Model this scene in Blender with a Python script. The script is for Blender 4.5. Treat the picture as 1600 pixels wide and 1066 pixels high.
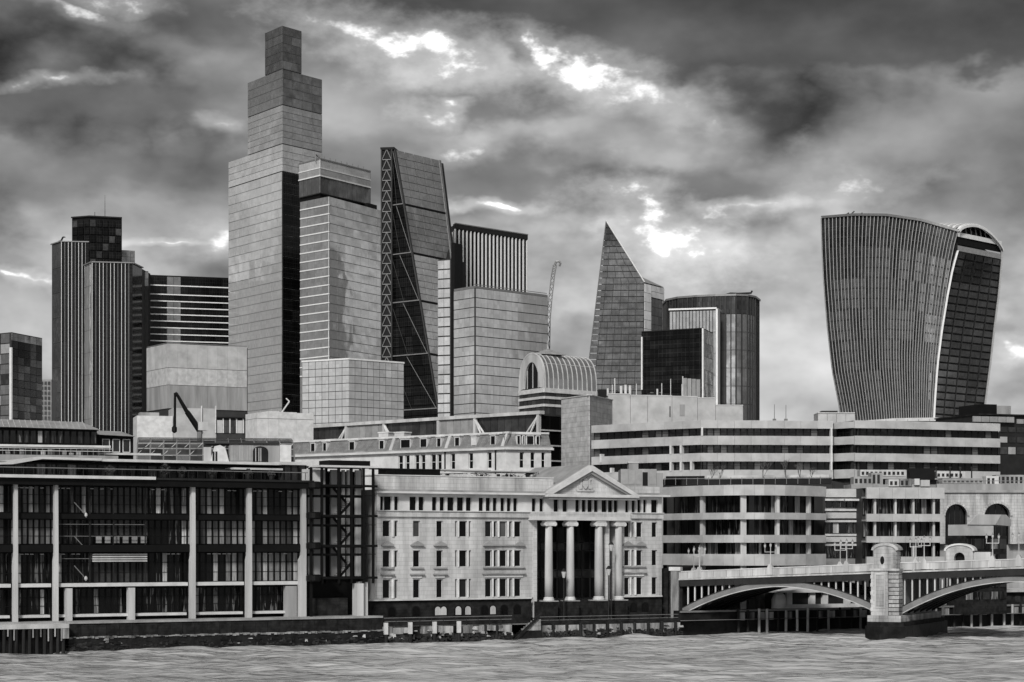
import bpy, math, random
from mathutils import Vector, Matrix, noise
random.seed(7)
for o in list(bpy.data.objects): bpy.data.objects.remove(o)
S = bpy.context.scene
COL = S.collection
# ------------------------------------------------------------------ camera
F, HY, CZ = 3300.0, 852.0, 12.5          # focal length in photo pixels, horizon row, eye height above the water
cd = bpy.data.cameras.new('camera'); cam = bpy.data.objects.new('camera', cd); COL.objects.link(cam)
cam.location = (0, 0, CZ); cam.rotation_euler = (math.pi/2, 0, 0)
cd.sensor_fit = 'HORIZONTAL'; cd.sensor_width = 36; cd.lens = 36*F/1600
cd.shift_y = (HY-533)/1600; cd.clip_start = 1; cd.clip_end = 20000
S.camera = cam
# ------------------------------------------------------------------ sky, sun, exposure
SUN_EL, SUN_AZ = math.radians(34), math.radians(193)     # azimuth clockwise from +Y: behind the camera, to the left
SKY_STRENGTH, SUN_STRENGTH = 0.10, 1.5
S.view_settings.view_transform = 'Standard'; S.view_settings.look = 'None'
S.view_settings.exposure = 1.0; S.view_settings.gamma = 1; S.view_settings.use_curve_mapping = False
W = bpy.data.worlds.new('World'); S.world = W; W.use_nodes = True
nt = W.node_tree; nt.nodes.clear()
class NB:
    def __init__(s, nt): s.nt = nt
    def n(s, t, **k):
        x = s.nt.nodes.new(t)
        for a, v in k.items(): setattr(x, a, v)
        return x
    def put(s, sock, v):
        if isinstance(v, (int, float, tuple, list)): sock.default_value = v
        else: s.nt.links.new(v, sock)
    def m(s, op, a, b=0.0, c=0.0, clamp=False):
        x = s.n('ShaderNodeMath', operation=op, use_clamp=clamp)
        for i, v in enumerate((a, b, c)): s.put(x.inputs[i], v)
        return x.outputs[0]
    def step(s, v, lo, hi):
        x = s.n('ShaderNodeMapRange', interpolation_type='SMOOTHSTEP')
        for i, q in enumerate((v, lo, hi, 0.0, 1.0)): s.put(x.inputs[i], q)
        return x.outputs[0]
    def lin(s, v, a, b, c, d):
        x = s.n('ShaderNodeMapRange')
        for i, q in enumerate((v, a, b, c, d)): s.put(x.inputs[i], q)
        return x.outputs[0]
    def mix(s, a, b, f): return s.m('ADD', s.m('MULTIPLY', a, s.m('SUBTRACT', 1.0, f)), s.m('MULTIPLY', b, f))
    def noise(s, vec, scale, detail=5, rough=.55, dist=0.0):
        x = s.n('ShaderNodeTexNoise'); s.nt.links.new(vec, x.inputs['Vector'])
        x.inputs['Scale'].default_value = scale; x.inputs['Detail'].default_value = detail
        x.inputs['Roughness'].default_value = rough; x.inputs['Distortion'].default_value = dist
        return x.outputs['Fac']
def build_sky():
    b = NB(nt)
    sky = b.n('ShaderNodeTexSky', sky_type='NISHITA', sun_disc=False)
    sky.sun_elevation = SUN_EL; sky.sun_rotation = SUN_AZ; sky.air_density = 1.2; sky.dust_density = 3.0
    bw = b.n('ShaderNodeRGBToBW'); nt.links.new(sky.outputs[0], bw.inputs[0])
    tc = b.n('ShaderNodeTexCoord'); sp = b.n('ShaderNodeSeparateXYZ'); nt.links.new(tc.outputs['Generated'], sp.inputs[0])
    x, y, z = sp.outputs
    az = b.m('ARCTAN2', x, y); hor = b.m('SQRT', b.m('ADD', b.m('MULTIPLY', x, x), b.m('MULTIPLY', y, y)))
    t = b.m('DIVIDE', z, b.m('MAXIMUM', hor, 1e-4))
    U0 = b.m('MULTIPLY', az, 3.3); V0 = b.m('MULTIPLY', t, 3.3)
    cv = b.n('ShaderNodeCombineXYZ'); b.put(cv.inputs[0], x); b.put(cv.inputs[1], y); b.put(cv.inputs[2], b.m('MULTIPLY', z, 1.7))
    v = cv.outputs[0]
    n1 = b.noise(v, 5, 2, .5); n3 = b.noise(v, 58, 4, .6)
    def shifted(dx, dy, dz):
        q = b.n('ShaderNodeVectorMath', operation='ADD'); nt.links.new(v, q.inputs[0]); q.inputs[1].default_value = (dx, dy, dz); return q.outputs[0]
    n2 = b.noise(v, 11, 5, .5); n2u = b.noise(shifted(-.006, 0, .035), 11, 4, .5)
    relief = b.m('SUBTRACT', n2, n2u)
    wn = b.n('ShaderNodeTexNoise'); nt.links.new(shifted(1.3, 2.1, .4), wn.inputs['Vector']); wn.inputs['Scale'].default_value = 26; wn.inputs['Detail'].default_value = 4
    cuv = b.n('ShaderNodeCombineXYZ'); b.put(cuv.inputs[0], U0); b.put(cuv.inputs[1], V0)
    wa = b.n('ShaderNodeVectorMath', operation='MULTIPLY_ADD'); nt.links.new(wn.outputs['Color'], wa.inputs[0]); wa.inputs[1].default_value = (.17, .10, 0); nt.links.new(cuv.outputs[0], wa.inputs[2])
    wb = b.n('ShaderNodeVectorMath', operation='SUBTRACT'); nt.links.new(wa.outputs[0], wb.inputs[0]); wb.inputs[1].default_value = (.085, .05, 0)
    UV = wb.outputs[0]
    # cloud sheet: broad bands, lumps lit from above, a lighter strip low over the horizon
    c = b.m('ADD', b.lin(n1, .3, .7, .10, .18), b.lin(n2, .3, .7, -.05, .07))
    n4 = b.noise(shifted(5.1, 1.7, 3.3), 15, 3, .45)
    bil = b.m('ABSOLUTE', b.m('SUBTRACT', n4, .5)); bil2 = b.m('ABSOLUTE', b.m('SUBTRACT', n3, .5))
    c = b.m('ADD', c, b.m('MULTIPLY', b.step(n2, .47, .55), .05)); c = b.m('ADD', c, b.m('MULTIPLY_ADD', bil, .55, -.04)); c = b.m('ADD', c, b.m('MULTIPLY_ADD', bil2, .1, -.01))
    c = b.m('ADD', c, b.lin(V0, .0, .55, .40, 0))
    def radius(px, py, rx, ry, rot):
        q = b.n('ShaderNodeMapping', vector_type='TEXTURE'); nt.links.new(UV, q.inputs['Vector'])
        q.inputs['Location'].default_value = ((px-800)/1000, (852-py)/1000, 0); q.inputs['Rotation'].default_value = (0, 0, math.radians(rot)); q.inputs['Scale'].default_value = (rx/1000, ry/1000, 1)
        l = b.n('ShaderNodeVectorMath', operation='LENGTH'); nt.links.new(q.outputs[0], l.inputs[0]); return l.outputs['Value']
    def srange(x, a, z, lo, hi):
        m_ = b.n('ShaderNodeMapRange', interpolation_type='SMOOTHSTEP')
        for i, q in enumerate((x, a, z, lo, hi)): b.put(m_.inputs[i], q)
        return m_.outputs[0]
    soften = b.lin(n2, .0, 1.0, -1.0, 1.0); ragged = b.lin(n3, 0, 1, -1.9, 1.9); tone = b.lin(n2, .3, .7, .85, 1.15)
    for q in BROAD:
        px, py, rx, ry, val = q[:5]; rot = q[5] if len(q) > 5 else 0; soft = q[6] if len(q) > 6 else 1.0
        k = srange(b.m('SUBTRACT', radius(px, py, rx, ry, rot), soften), 1+soft*.5, 1-soft*.8, 0, .92)
        x = b.n('ShaderNodeMix', data_type='FLOAT'); nt.links.new(k, x.inputs[0]); b.put(x.inputs[2], c); x.inputs[3].default_value = val; c = x.outputs[0]
    c = b.m('MULTIPLY', c, b.m('MULTIPLY', tone, b.m('MULTIPLY_ADD', relief, 1.8, 1.0)))
    halo = 0.0; coreb = 0.0
    for q in BREAKS:
        rr = b.m('SUBTRACT', radius(q[0], q[1], q[2], q[3], q[5]), ragged)
        coreb = b.m('MAXIMUM', coreb, srange(rr, 1.15, -.3, 0, q[4]*.9))
        halo = b.m('MAXIMUM', halo, srange(rr, 3.4, .6, 0, min(1.0, q[4])*.2))
    c = b.m('ADD', b.m('ADD', c, halo), b.m('MULTIPLY', coreb, b.lin(n3, .32, .66, .15, 1.1)))
    out = b.m('MULTIPLY', b.m('MULTIPLY', bw.outputs[0], SKY_STRENGTH), b.m('MAXIMUM', c, .03))
    bg = b.n('ShaderNodeBackground'); wo = b.n('ShaderNodeOutputWorld')
    nt.links.new(out, bg.inputs['Color']); bg.inputs['Strength'].default_value = SKY_GAIN
    nt.links.new(bg.outputs[0], wo.inputs[0])
SKY_GAIN = 1.6
BROAD = [(1520, 250, 300, 130, .17, 0, 1), (950, 215, 330, 85, .36, -14, 1), (1010, 290, 330, 38, .15, 0, .5),
         (330, 15, 420, 55, .11, 0, .6), (110, 175, 260, 42, .12, 6, .6), (180, 285, 300, 45, .15, 0, .7), (560, 150, 190, 90, .24, 0, 1), (780, 20, 240, 40, .10, 0, .5),
         (660, 265, 200, 45, .15, 0, .6), (1080, 420, 300, 75, .38, 0, 1), (1300, 560, 300, 90, .38, 0, 1), (60, 470, 200, 60, .32, 0, 1), (300, 340, 160, 40, .25, 0, 1), (780, 160, 150, 36, .16, 0, .5),
         (1340, 15, 640, 122, .07, 0, .12), (700, 12, 200, 34, .09, 0, .4)]
BREAKS = [(640, 72, 92, 24, 1.2, -16), (560, 45, 50, 14, .6, -10), (850, 94, 44, 15, 1.1, -20), (930, 125, 80, 18, .9, -18), (1010, 158, 80, 16, .6, -15),
          (680, 168, 26, 9, .9, 0), (716, 158, 20, 8, 1.0, 0), (750, 225, 40, 10, .45, 10), (1035, 358, 58, 30, 1.0, -25), (1150, 328, 64, 8, .8, 2),
          (1330, 300, 60, 12, .45, 8), (90, 135, 40, 6, .7, 8), (172, 12, 36, 10, .8, 0), (120, 30, 50, 6, .5, -10), (355, 197, 16, 8, .6, -30),
          (760, 323, 46, 6, 1.0, 5), (280, 380, 76, 4, .7, 2), (345, 378, 20, 14, .5, 0), (40, 452, 70, 4, .5, -3), (1590, 545, 40, 8, .5, 0)]
build_sky()
W.cycles.sampling_method = 'MANUAL'; W.cycles.sample_map_resolution = 256
sd = bpy.data.lights.new('sun', 'SUN'); sd.energy = SUN_STRENGTH; sd.angle = math.radians(10); sd.color = (1, .985, .96)
sun = bpy.data.objects.new('sun', sd); COL.objects.link(sun)
sdir = Vector((math.sin(SUN_AZ)*math.cos(SUN_EL), math.cos(SUN_AZ)*math.cos(SUN_EL), math.sin(SUN_EL)))
sun.rotation_euler = sdir.to_track_quat('Z', 'Y').to_euler(); sun.location = sdir*300

# ------------------------------------------------------------------ materials (the photograph is black and white: all greys)
MATS = {}
def mat(name, v, rough=.7, metal=0.0, var=0.0, grime=.25, gscale=.6, streak=False, bump=0.0, bscale=3.0, spec=.5, course=None, blinds=None, wob=0.0, panes=None, curtain=False):
    m = bpy.data.materials.new(name); m.use_nodes = True; t = m.node_tree; b = NB(t)
    p = t.nodes['Principled BSDF']; p.inputs['Roughness'].default_value = rough; p.inputs['Metallic'].default_value = metal
    p.inputs['Specular IOR Level'].default_value = spec
    tc = b.n('ShaderNodeTexCoord'); oi = b.n('ShaderNodeObjectInfo')
    geo = b.n('ShaderNodeNewGeometry')
    val = v
    if blinds:      # some panes have pale blinds drawn behind them
        val = b.mix(v, b.lin(oi.outputs['Random'], 1-blinds[0], 1, blinds[1], blinds[2]), b.m('GREATER_THAN', oi.outputs['Random'], 1-blinds[0]))
    if var: val = b.m('MULTIPLY', val, b.lin(oi.outputs['Random'], 0, 1, 1-var, 1+var))
    if grime:
        vec = geo.outputs['Position']
        if streak:
            mp = b.n('ShaderNodeMapping'); mp.inputs['Scale'].default_value = (1, 1, .12); t.links.new(vec, mp.inputs[0]); vec = mp.outputs[0]
        g = b.noise(vec, gscale, 6, .6)
        val = b.m('MULTIPLY', val, b.lin(g, .36, .64, 1-grime, 1+grime*.3))
    if curtain:     # pale curtain strips and fittings behind the glass
        mp = b.n('ShaderNodeMapping'); mp.inputs['Scale'].default_value = (2.6, 2.6, .22); t.links.new(tc.outputs['Object'], mp.inputs[0])
        cb = b.n('ShaderNodeCombineXYZ')
        for i in range(3): b.put(cb.inputs[i], b.m('MULTIPLY', oi.outputs['Random'], 31.0+17*i))
        t.links.new(cb.outputs[0], mp.inputs['Location'])
        k = b.step(b.noise(mp.outputs[0], 1.6, 2, .5), .53, .6)
        val = b.m('ADD', val, b.m('MULTIPLY', k, b.lin(oi.outputs['Random'], .25, .95, 0.0, curtain)))
    if panes:       # fine panes too small to pick apart: (width, height, spread, line width, line tone)
        sp = b.n('ShaderNodeSeparateXYZ'); t.links.new(tc.outputs['Object'], sp.inputs[0]); cb = b.n('ShaderNodeCombineXYZ')
        of = b.m('MULTIPLY', b.m('FLOOR', b.m('MULTIPLY', oi.outputs['Random'], 997.0)), panes[0])
        b.put(cb.inputs[0], b.m('ADD', b.m('ADD', sp.outputs[0], sp.outputs[1]), of)); b.put(cb.inputs[1], sp.outputs[2])
        br = b.n('ShaderNodeTexBrick', offset=0.0); t.links.new(cb.outputs[0], br.inputs['Vector']); br.inputs['Scale'].default_value = 1
        br.inputs['Brick Width'].default_value = panes[0]; br.inputs['Row Height'].default_value = panes[1]; br.inputs['Mortar Size'].default_value = panes[3]
        for nm, q in (('Color1', 1), ('Color2', 1-panes[2]), ('Mortar', panes[4])): br.inputs[nm].default_value = (q, q, q, 1)
        bw = b.n('ShaderNodeRGBToBW'); t.links.new(br.outputs['Color'], bw.inputs[0]); val = b.m('MULTIPLY', val, bw.outputs[0])
    if course:      # shallow masonry joints: (block length, block height)
        sp = b.n('ShaderNodeSeparateXYZ'); t.links.new(tc.outputs['Object'], sp.inputs[0])
        cb = b.n('ShaderNodeCombineXYZ'); b.put(cb.inputs[0], b.m('ADD', sp.outputs[0], sp.outputs[1])); b.put(cb.inputs[1], sp.outputs[2])
        br = b.n('ShaderNodeTexBrick'); t.links.new(cb.outputs[0], br.inputs['Vector'])
        br.inputs['Scale'].default_value = 1; br.inputs['Brick Width'].default_value = course[0]; br.inputs['Row Height'].default_value = course[1]
        br.inputs['Mortar Size'].default_value = course[2] if len(course) > 2 else .03; br.inputs['Color1'].default_value = (1, 1, 1, 1); br.inputs['Color2'].default_value = (.86, .86, .86, 1)
        br.inputs['Mortar'].default_value = (.62, .62, .62, 1)
        bw = b.n('ShaderNodeRGBToBW'); t.links.new(br.outputs['Color'], bw.inputs[0])
        val = b.m('MULTIPLY', val, bw.outputs[0])
    if isinstance(val, float): p.inputs['Base Color'].default_value = (v, v, v, 1)
    else: t.links.new(val, p.inputs['Base Color'])
    if bump or wob:
        bp = b.n('ShaderNodeBump'); bp.inputs['Strength'].default_value = bump or wob
        bp.inputs['Distance'].default_value = .1 if bump else 1.0
        t.links.new(b.noise(geo.outputs['Position'], bscale, 4 if bump else 1, .6), bp.inputs['Height']); t.links.new(bp.outputs[0], p.inputs['Normal'])
    MATS[name] = m; return m
M = MATS
mat('portland', .54, .85, grime=.42, gscale=.45, streak=True, course=(1.3, .55, .02))
mat('white_stone', .57, .8, grime=.2, gscale=.5)
mat('white_paint', .6, .6, grime=.2, gscale=.8)
mat('pale_concrete', .5, .85, grime=.3, gscale=.4, streak=True)
mat('pale_panel', .43, .65, var=.06, grime=.22, gscale=.35)
mat('mid_concrete', .3, .85, grime=.35, gscale=.4, streak=True)
mat('tile_grey', .27, .7, var=.14, grime=.2)
mat('dark_stone', .02, .85, grime=.7, gscale=1.0, bump=.4, course=(.9, .4, .03), spec=.2)
mat('wet_stone', .012, .6, grime=.8, gscale=.7, bump=.7, bscale=2, spec=.25)
mat('stained_stone', .3, .85, var=.25, grime=.85, gscale=.9, streak=True, bump=.4)
mat('weathered_stone', .46, .85, var=.1, grime=.55, gscale=.7, streak=True, bump=.3, course=(1.1, .5, .025))
mat('bridge_paint', .46, .6, var=.05, grime=.4, gscale=.8, streak=True)
mat('tile_pale', .46, .7, var=.1, grime=.25)
mat('timber', .02, .85, grime=.6, gscale=2, streak=True, bump=.4, spec=.2)
mat('black_steel', .006, .5, grime=.3, spec=.15)
mat('dark_steel', .018, .5, grime=.3, spec=.25)
mat('grey_steel', .17, .5, grime=.25)
mat('slate', .2, .7, grime=.3, gscale=1, course=(.5, .3))
mat('black_glass', .004, .1, var=.4, grime=0, spec=.2, wob=.02, bscale=.4)
mat('office_glass', .004, .12, grime=.35, gscale=2.5, streak=True, spec=.25, blinds=(.16, .06, .36), wob=.02, bscale=.4, curtain=.16)
mat('office_glass_curtained', .004, .12, grime=.35, gscale=2.5, streak=True, spec=.25, blinds=(.34, .06, .42), wob=.02, bscale=.4, curtain=.3)
mat('office_glass_blinds', .006, .12, grime=.4, gscale=3, streak=True, spec=.25, blinds=(.72, .05, .38), wob=.02, bscale=.4, curtain=.1)
mat('sash_glass', .004, .08, grime=.2, spec=.3, blinds=(.22, .01, .1), wob=.03, bscale=.6)
mat('dim_glass', .035, .12, var=.5, grime=.5, gscale=.5, spec=.35, wob=.03, bscale=.3)
mat('tower_glass', .66, .06, metal=.58, var=.05, grime=.1, gscale=.04, wob=.14, bscale=.1, panes=(1.5, 2.0, .15, .08, .86))  # this and the bright glass have sky reflection painted into their base colour
mat('tower_glass_bright', .82, .06, metal=.52, var=.045, grime=.1, gscale=.04, wob=.14, bscale=.1, panes=(1.5, 2.0, .13, .08, .88))
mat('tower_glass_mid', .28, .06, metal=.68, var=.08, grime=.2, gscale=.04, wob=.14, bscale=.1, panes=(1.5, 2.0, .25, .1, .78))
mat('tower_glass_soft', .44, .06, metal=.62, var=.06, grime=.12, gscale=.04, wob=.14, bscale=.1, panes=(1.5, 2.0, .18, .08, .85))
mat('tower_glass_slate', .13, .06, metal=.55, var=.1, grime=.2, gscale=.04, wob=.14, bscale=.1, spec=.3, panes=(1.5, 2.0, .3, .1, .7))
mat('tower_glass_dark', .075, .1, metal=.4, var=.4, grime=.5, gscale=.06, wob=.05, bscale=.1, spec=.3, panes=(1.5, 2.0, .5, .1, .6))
mat('tower_glass_black', .007, .15, var=.6, grime=.3, gscale=.06, spec=.15, wob=.04, bscale=.1, panes=(1.5, 2.0, .6, .12, 2.5))
mat('joint_dark', .04, .6, grime=.2, spec=.2)
mat('joint_mid', .2, .6, grime=.2)
mat('fin_white', .72, .4, grime=.1)
mat('fin_light', .31, .4, metal=.2, grime=.15)
mat('fin_grey', .22, .4, metal=.3, grime=.15)
mat('roof_metal', .4, .45, metal=.2, grime=.25, gscale=.5)
mat('ground_paving', .2, .9, grime=.3)
mat('foliage', .05, .7, var=.3, grime=.4)
mat('twig', .09, .8, grime=.2)
mat('column_stone', .47, .85, grime=.35, gscale=.5, streak=True)
mat('weed', .02, .9, grime=.7, gscale=2)
mat('lamp_glass', .45, .3, grime=0)

# ------------------------------------------------------------------ helpers
def pt(px, py, Y): return Vector(((px-800)*Y/F, Y, CZ+(HY-py)*Y/F))
def zat(py, Y): return CZ+(HY-py)*Y/F
def tag(o, label=None, cat=None, group=None, kind=None):
    for k, v in (('label', label), ('category', cat), ('group', group), ('kind', kind)):
        if v: o[k] = v
    return o
def root(name, loc, label, cat, group=None):
    o = bpy.data.objects.new(name, None); COL.objects.link(o); o.location = loc; o.empty_display_size = 1
    return tag(o, label, cat, group)
def newobj(name, me, parent, loc=(0, 0, 0), rz=0.0):
    o = bpy.data.objects.new(name, me); COL.objects.link(o); o.location = loc; o.rotation_euler = (0, 0, rz)
    if parent is not None: o.parent = parent
    return o
CACHE = {}
CF = [(0, 3, 2, 1), (4, 5, 6, 7), (0, 1, 5, 4), (1, 2, 6, 5), (2, 3, 7, 6), (3, 0, 4, 7)]
def cube_mesh(dx, dy, dz, m):
    k = (round(dx, 3), round(dy, 3), round(dz, 3), m)
    if k not in CACHE:
        me = bpy.data.meshes.new('box'); x, y, z = dx/2, dy/2, dz/2
        me.from_pydata([(-x, -y, -z), (x, -y, -z), (x, y, -z), (-x, y, -z), (-x, -y, z), (x, -y, z), (x, y, z), (-x, y, z)], [], CF)
        me.materials.append(M[m]); CACHE[k] = me
    return CACHE[k]
class MB:
    """collects pieces of ONE part"""
    def __init__(s): s.v = []; s.f = []
    def add(s, v, f):
        k = len(s.v); s.v += [tuple(p) for p in v]; s.f += [tuple(i+k for i in q) for q in f]; return s
    def box(s, x0, x1, y0, y1, z0, z1):
        return s.add([(x0, y0, z0), (x1, y0, z0), (x1, y1, z0), (x0, y1, z0), (x0, y0, z1), (x1, y0, z1), (x1, y1, z1), (x0, y1, z1)], CF)
    def prism(s, poly, y0, y1):      # poly in (x, z), extruded along y
        n = len(poly)
        v = [(p[0], y0, p[1]) for p in poly]+[(p[0], y1, p[1]) for p in poly]
        return s.add(v, [tuple(range(n)), tuple(range(2*n-1, n-1, -1))]+[(i, n+i, n+(i+1) % n, (i+1) % n) for i in range(n)])
    def slab(s, poly, z0, z1):       # poly in (x, y), extruded along z
        n = len(poly)
        v = [(p[0], p[1], z0) for p in poly]+[(p[0], p[1], z1) for p in poly]
        return s.add(v, [tuple(range(n-1, -1, -1)), tuple(range(n, 2*n))]+[(i, (i+1) % n, n+(i+1) % n, n+i) for i in range(n)])
    def bar(s, a, b, r, r2=None, n=6):
        a = Vector(a); b = Vector(b); d = (b-a).normalized(); r2 = r if r2 is None else r2
        p = d.orthogonal().normalized(); q = d.cross(p); v = []
        for c, rr in ((a, r), (b, r2)):
            for i in range(n):
                w = 2*math.pi*i/n+.4; v.append(c+(p*math.cos(w)+q*math.sin(w))*rr)
        return s.add(v, [(i, (i+1) % n, n+(i+1) % n, n+i) for i in range(n)]+[tuple(range(n-1, -1, -1)), tuple(range(n, 2*n))])
    def lathe(s, prof, n=12, c=(0, 0)):
        v = []; k = len(prof)
        for i in range(n):
            w = 2*math.pi*i/n
            v += [(c[0]+r*math.cos(w), c[1]+r*math.sin(w), z) for r, z in prof]
        f = [(i*k+j, ((i+1) % n)*k+j, ((i+1) % n)*k+j+1, i*k+j+1) for i in range(n) for j in range(k-1)]
        f += [tuple(i*k for i in range(n-1, -1, -1)), tuple(i*k+k-1 for i in range(n))]
        return s.add(v, f)
    def mesh(s, name, m, smooth=False):
        me = bpy.data.meshes.new(name); me.from_pydata(s.v, [], s.f); me.materials.append(M[m])
        if smooth: me.polygons.foreach_set('use_smooth', [True]*len(me.polygons))
        return me
    def build(s, name, m, parent, loc=(0, 0, 0), rz=0.0, smooth=False): return newobj(name, s.mesh(name, m, smooth), parent, loc, rz)
class Fr:
    """a vertical plane through two ground points seen in the photograph: u along it, d behind it, z up"""
    def __init__(s, pa, Ya, pb, Yb):
        s.A = Vector(((pa-800)*Ya/F, Ya)); s.B = Vector(((pb-800)*Yb/F, Yb)); s.init()
    def init(s):
        s.L = (s.B-s.A).length; s.u = (s.B-s.A)/s.L; s.n = Vector((-s.u.y, s.u.x)); s.rz = math.atan2(s.u.y, s.u.x)
    def w(s, u, d, z): p = s.A+s.u*u+s.n*d; return Vector((p.x, p.y, z))
    def uz(s, px, py, d=0.0):
        r = Vector(((px-800)/F, 1.0)); a = s.A+s.n*d
        # a + u*U = t*r
        det = s.u.x*(-r.y)-(-r.x)*s.u.y
        U = ((-a.x)*(-r.y)-(-r.x)*(-a.y))/det
        t = (a.y+s.u.y*U)/r.y
        return U, CZ+(HY-py)*t/F
    def U(s, px, d=0.0): return s.uz(px, HY, d)[0]
    def Z(s, px, py, d=0.0): return s.uz(px, py, d)[1]
    def box(s, rt, name, u0, u1, d0, d1, z0, z1, m):
        p = s.w((u0+u1)/2, (d0+d1)/2, (z0+z1)/2)
        return newobj(name, cube_mesh(abs(u1-u0), abs(d1-d0), abs(z1-z0), m), rt, p-Vector(rt.location), s.rz)
    def pbox(s, rt, name, p0, p1, y0, y1, d0, d1, m, ref=None):     # from pixel edges on the plane d0
        r = ref if ref is not None else (p0+p1)/2
        return s.box(rt, name, s.U(p0, d0), s.U(p1, d0), d0, d1, s.Z(r, y1, d0), s.Z(r, y0, d0), m)
    def put(s, rt, name, mb, m, u=0, d=0, z=0, smooth=False):
        me = mb if isinstance(mb, bpy.types.Mesh) else mb.mesh(name, m, smooth)
        return newobj(name, me, rt, s.w(u, d, z)-Vector(rt.location), s.rz)
def two(l, c, r):     # left and right face frames of a corner building
    return Fr(l[0], l[1], c[0], c[1]), Fr(c[0], c[1], r[0], r[1])
def core(rt, name, fl, fr, z0, z1, m, inset=.35):
    c = fr.A+fl.n*inset+fr.n*inset; l = fl.A+fl.n*inset+fr.n*inset; r = fr.B+fl.n*inset+fr.n*inset; b = l+r-c
    b0 = Vector(rt.location)
    return MB().slab([(p.x-b0.x, p.y-b0.y) for p in (l, c, r, b)], z0-b0.z, z1-b0.z).build(name, m, rt)
def panels(fr, rt, name, u0, u1, z0, z1, nu, nz, d, gap, m, thick=.35, gapz=None, skip=None, pick=None):
    gapz = gap if gapz is None else gapz; du = (u1-u0)/nu; dz = (z1-z0)/nz
    for i in range(nu):
        for j in range(nz):
            if skip and skip(i, j): continue
            mm = pick(i, j) if pick else m
            o = fr.box(rt, name, u0+i*du+gap/2, u0+(i+1)*du-gap/2, d, d+thick, z0+j*dz+gapz/2, z0+(j+1)*dz-gapz/2, mm)
            if 'glass' in mm: o.rotation_euler = (random.gauss(0, .005), 0, fr.rz+random.gauss(0, .005))     # panes never sit perfectly true
WC = {}
def window(fr, rt, u0, u1, z0, z1, d, mframe='white_paint', mglass='black_glass', fw=.1, bars=(0, 0), name='window'):
    w, h = u1-u0, z1-z0; k = (round(w, 2), round(h, 2), mframe, fw, bars)
    if k not in WC:
        b = MB(); x, z = w/2, h/2
        b.box(-x, x, -.06, .06, -z, -z+fw).box(-x, x, -.06, .06, z-fw, z).box(-x, -x+fw, -.06, .06, -z+fw, z-fw).box(x-fw, x, -.06, .06, -z+fw, z-fw)
        for i in range(bars[0]): c = -x+w*(i+1)/(bars[0]+1); b.box(c-fw*.35, c+fw*.35, -.04, .05, -z+fw, z-fw)
        for i in range(bars[1]): c = -z+h*(i+1)/(bars[1]+1); b.box(-x+fw, x-fw, -.05, .055, c-fw*.35, c+fw*.35)
        WC[k] = b.mesh('window', mframe)
    o = fr.put(rt, name, WC[k], None, (u0+u1)/2, d, (z0+z1)/2)
    newobj('pane', cube_mesh(w-fw*1.4, .04, h-fw*1.4, mglass), o, (0, .02, 0))
    return o
def wall(fr, rt, name, u0, u1, z0, z1, d, thick, opens, m):
    """a wall slab with real rectangular openings"""
    us = sorted({u0, u1, *[q for o in opens for q in o[:2]]}); zs = sorted({z0, z1, *[q for o in opens for q in o[2:4]]})
    us = [q for q in us if u0 <= q <= u1]; zs = [q for q in zs if z0 <= q <= z1]
    solid = lambda i, j: 0 <= i < len(us)-1 and 0 <= j < len(zs)-1 and not any(o[0] < (us[i]+us[i+1])/2 < o[1] and o[2] < (zs[j]+zs[j+1])/2 < o[3] for o in opens)
    b = MB(); q = lambda u, y, z: (u-u0, y, z-z0)
    for i in range(len(us)-1):
        for j in range(len(zs)-1):
            if not solid(i, j): continue
            a, c, e, g = us[i], us[i+1], zs[j], zs[j+1]
            b.add([q(a, 0, e), q(c, 0, e), q(c, 0, g), q(a, 0, g)], [(0, 1, 2, 3)])
            if not solid(i-1, j): b.add([q(a, 0, e), q(a, 0, g), q(a, thick, g), q(a, thick, e)], [(0, 1, 2, 3)])
            if not solid(i+1, j): b.add([q(c, 0, e), q(c, thick, e), q(c, thick, g), q(c, 0, g)], [(0, 1, 2, 3)])
            if not solid(i, j-1): b.add([q(a, 0, e), q(a, thick, e), q(c, thick, e), q(c, 0, e)], [(0, 1, 2, 3)])
            if not solid(i, j+1): b.add([q(a, 0, g), q(c, 0, g), q(c, thick, g), q(a, thick, g)], [(0, 1, 2, 3)])
    return fr.put(rt, name, b, m, u0, d, z0)
def wmesh(rt, name, verts, faces, m, smooth=False):      # verts given in world space
    b = Vector(rt.location); me = bpy.data.meshes.new(name); me.from_pydata([tuple(Vector(v)-b) for v in verts], [], faces); me.materials.append(M[m])
    if smooth: me.polygons.foreach_set('use_smooth', [True]*len(me.polygons))
    return newobj(name, me, rt)
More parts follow.
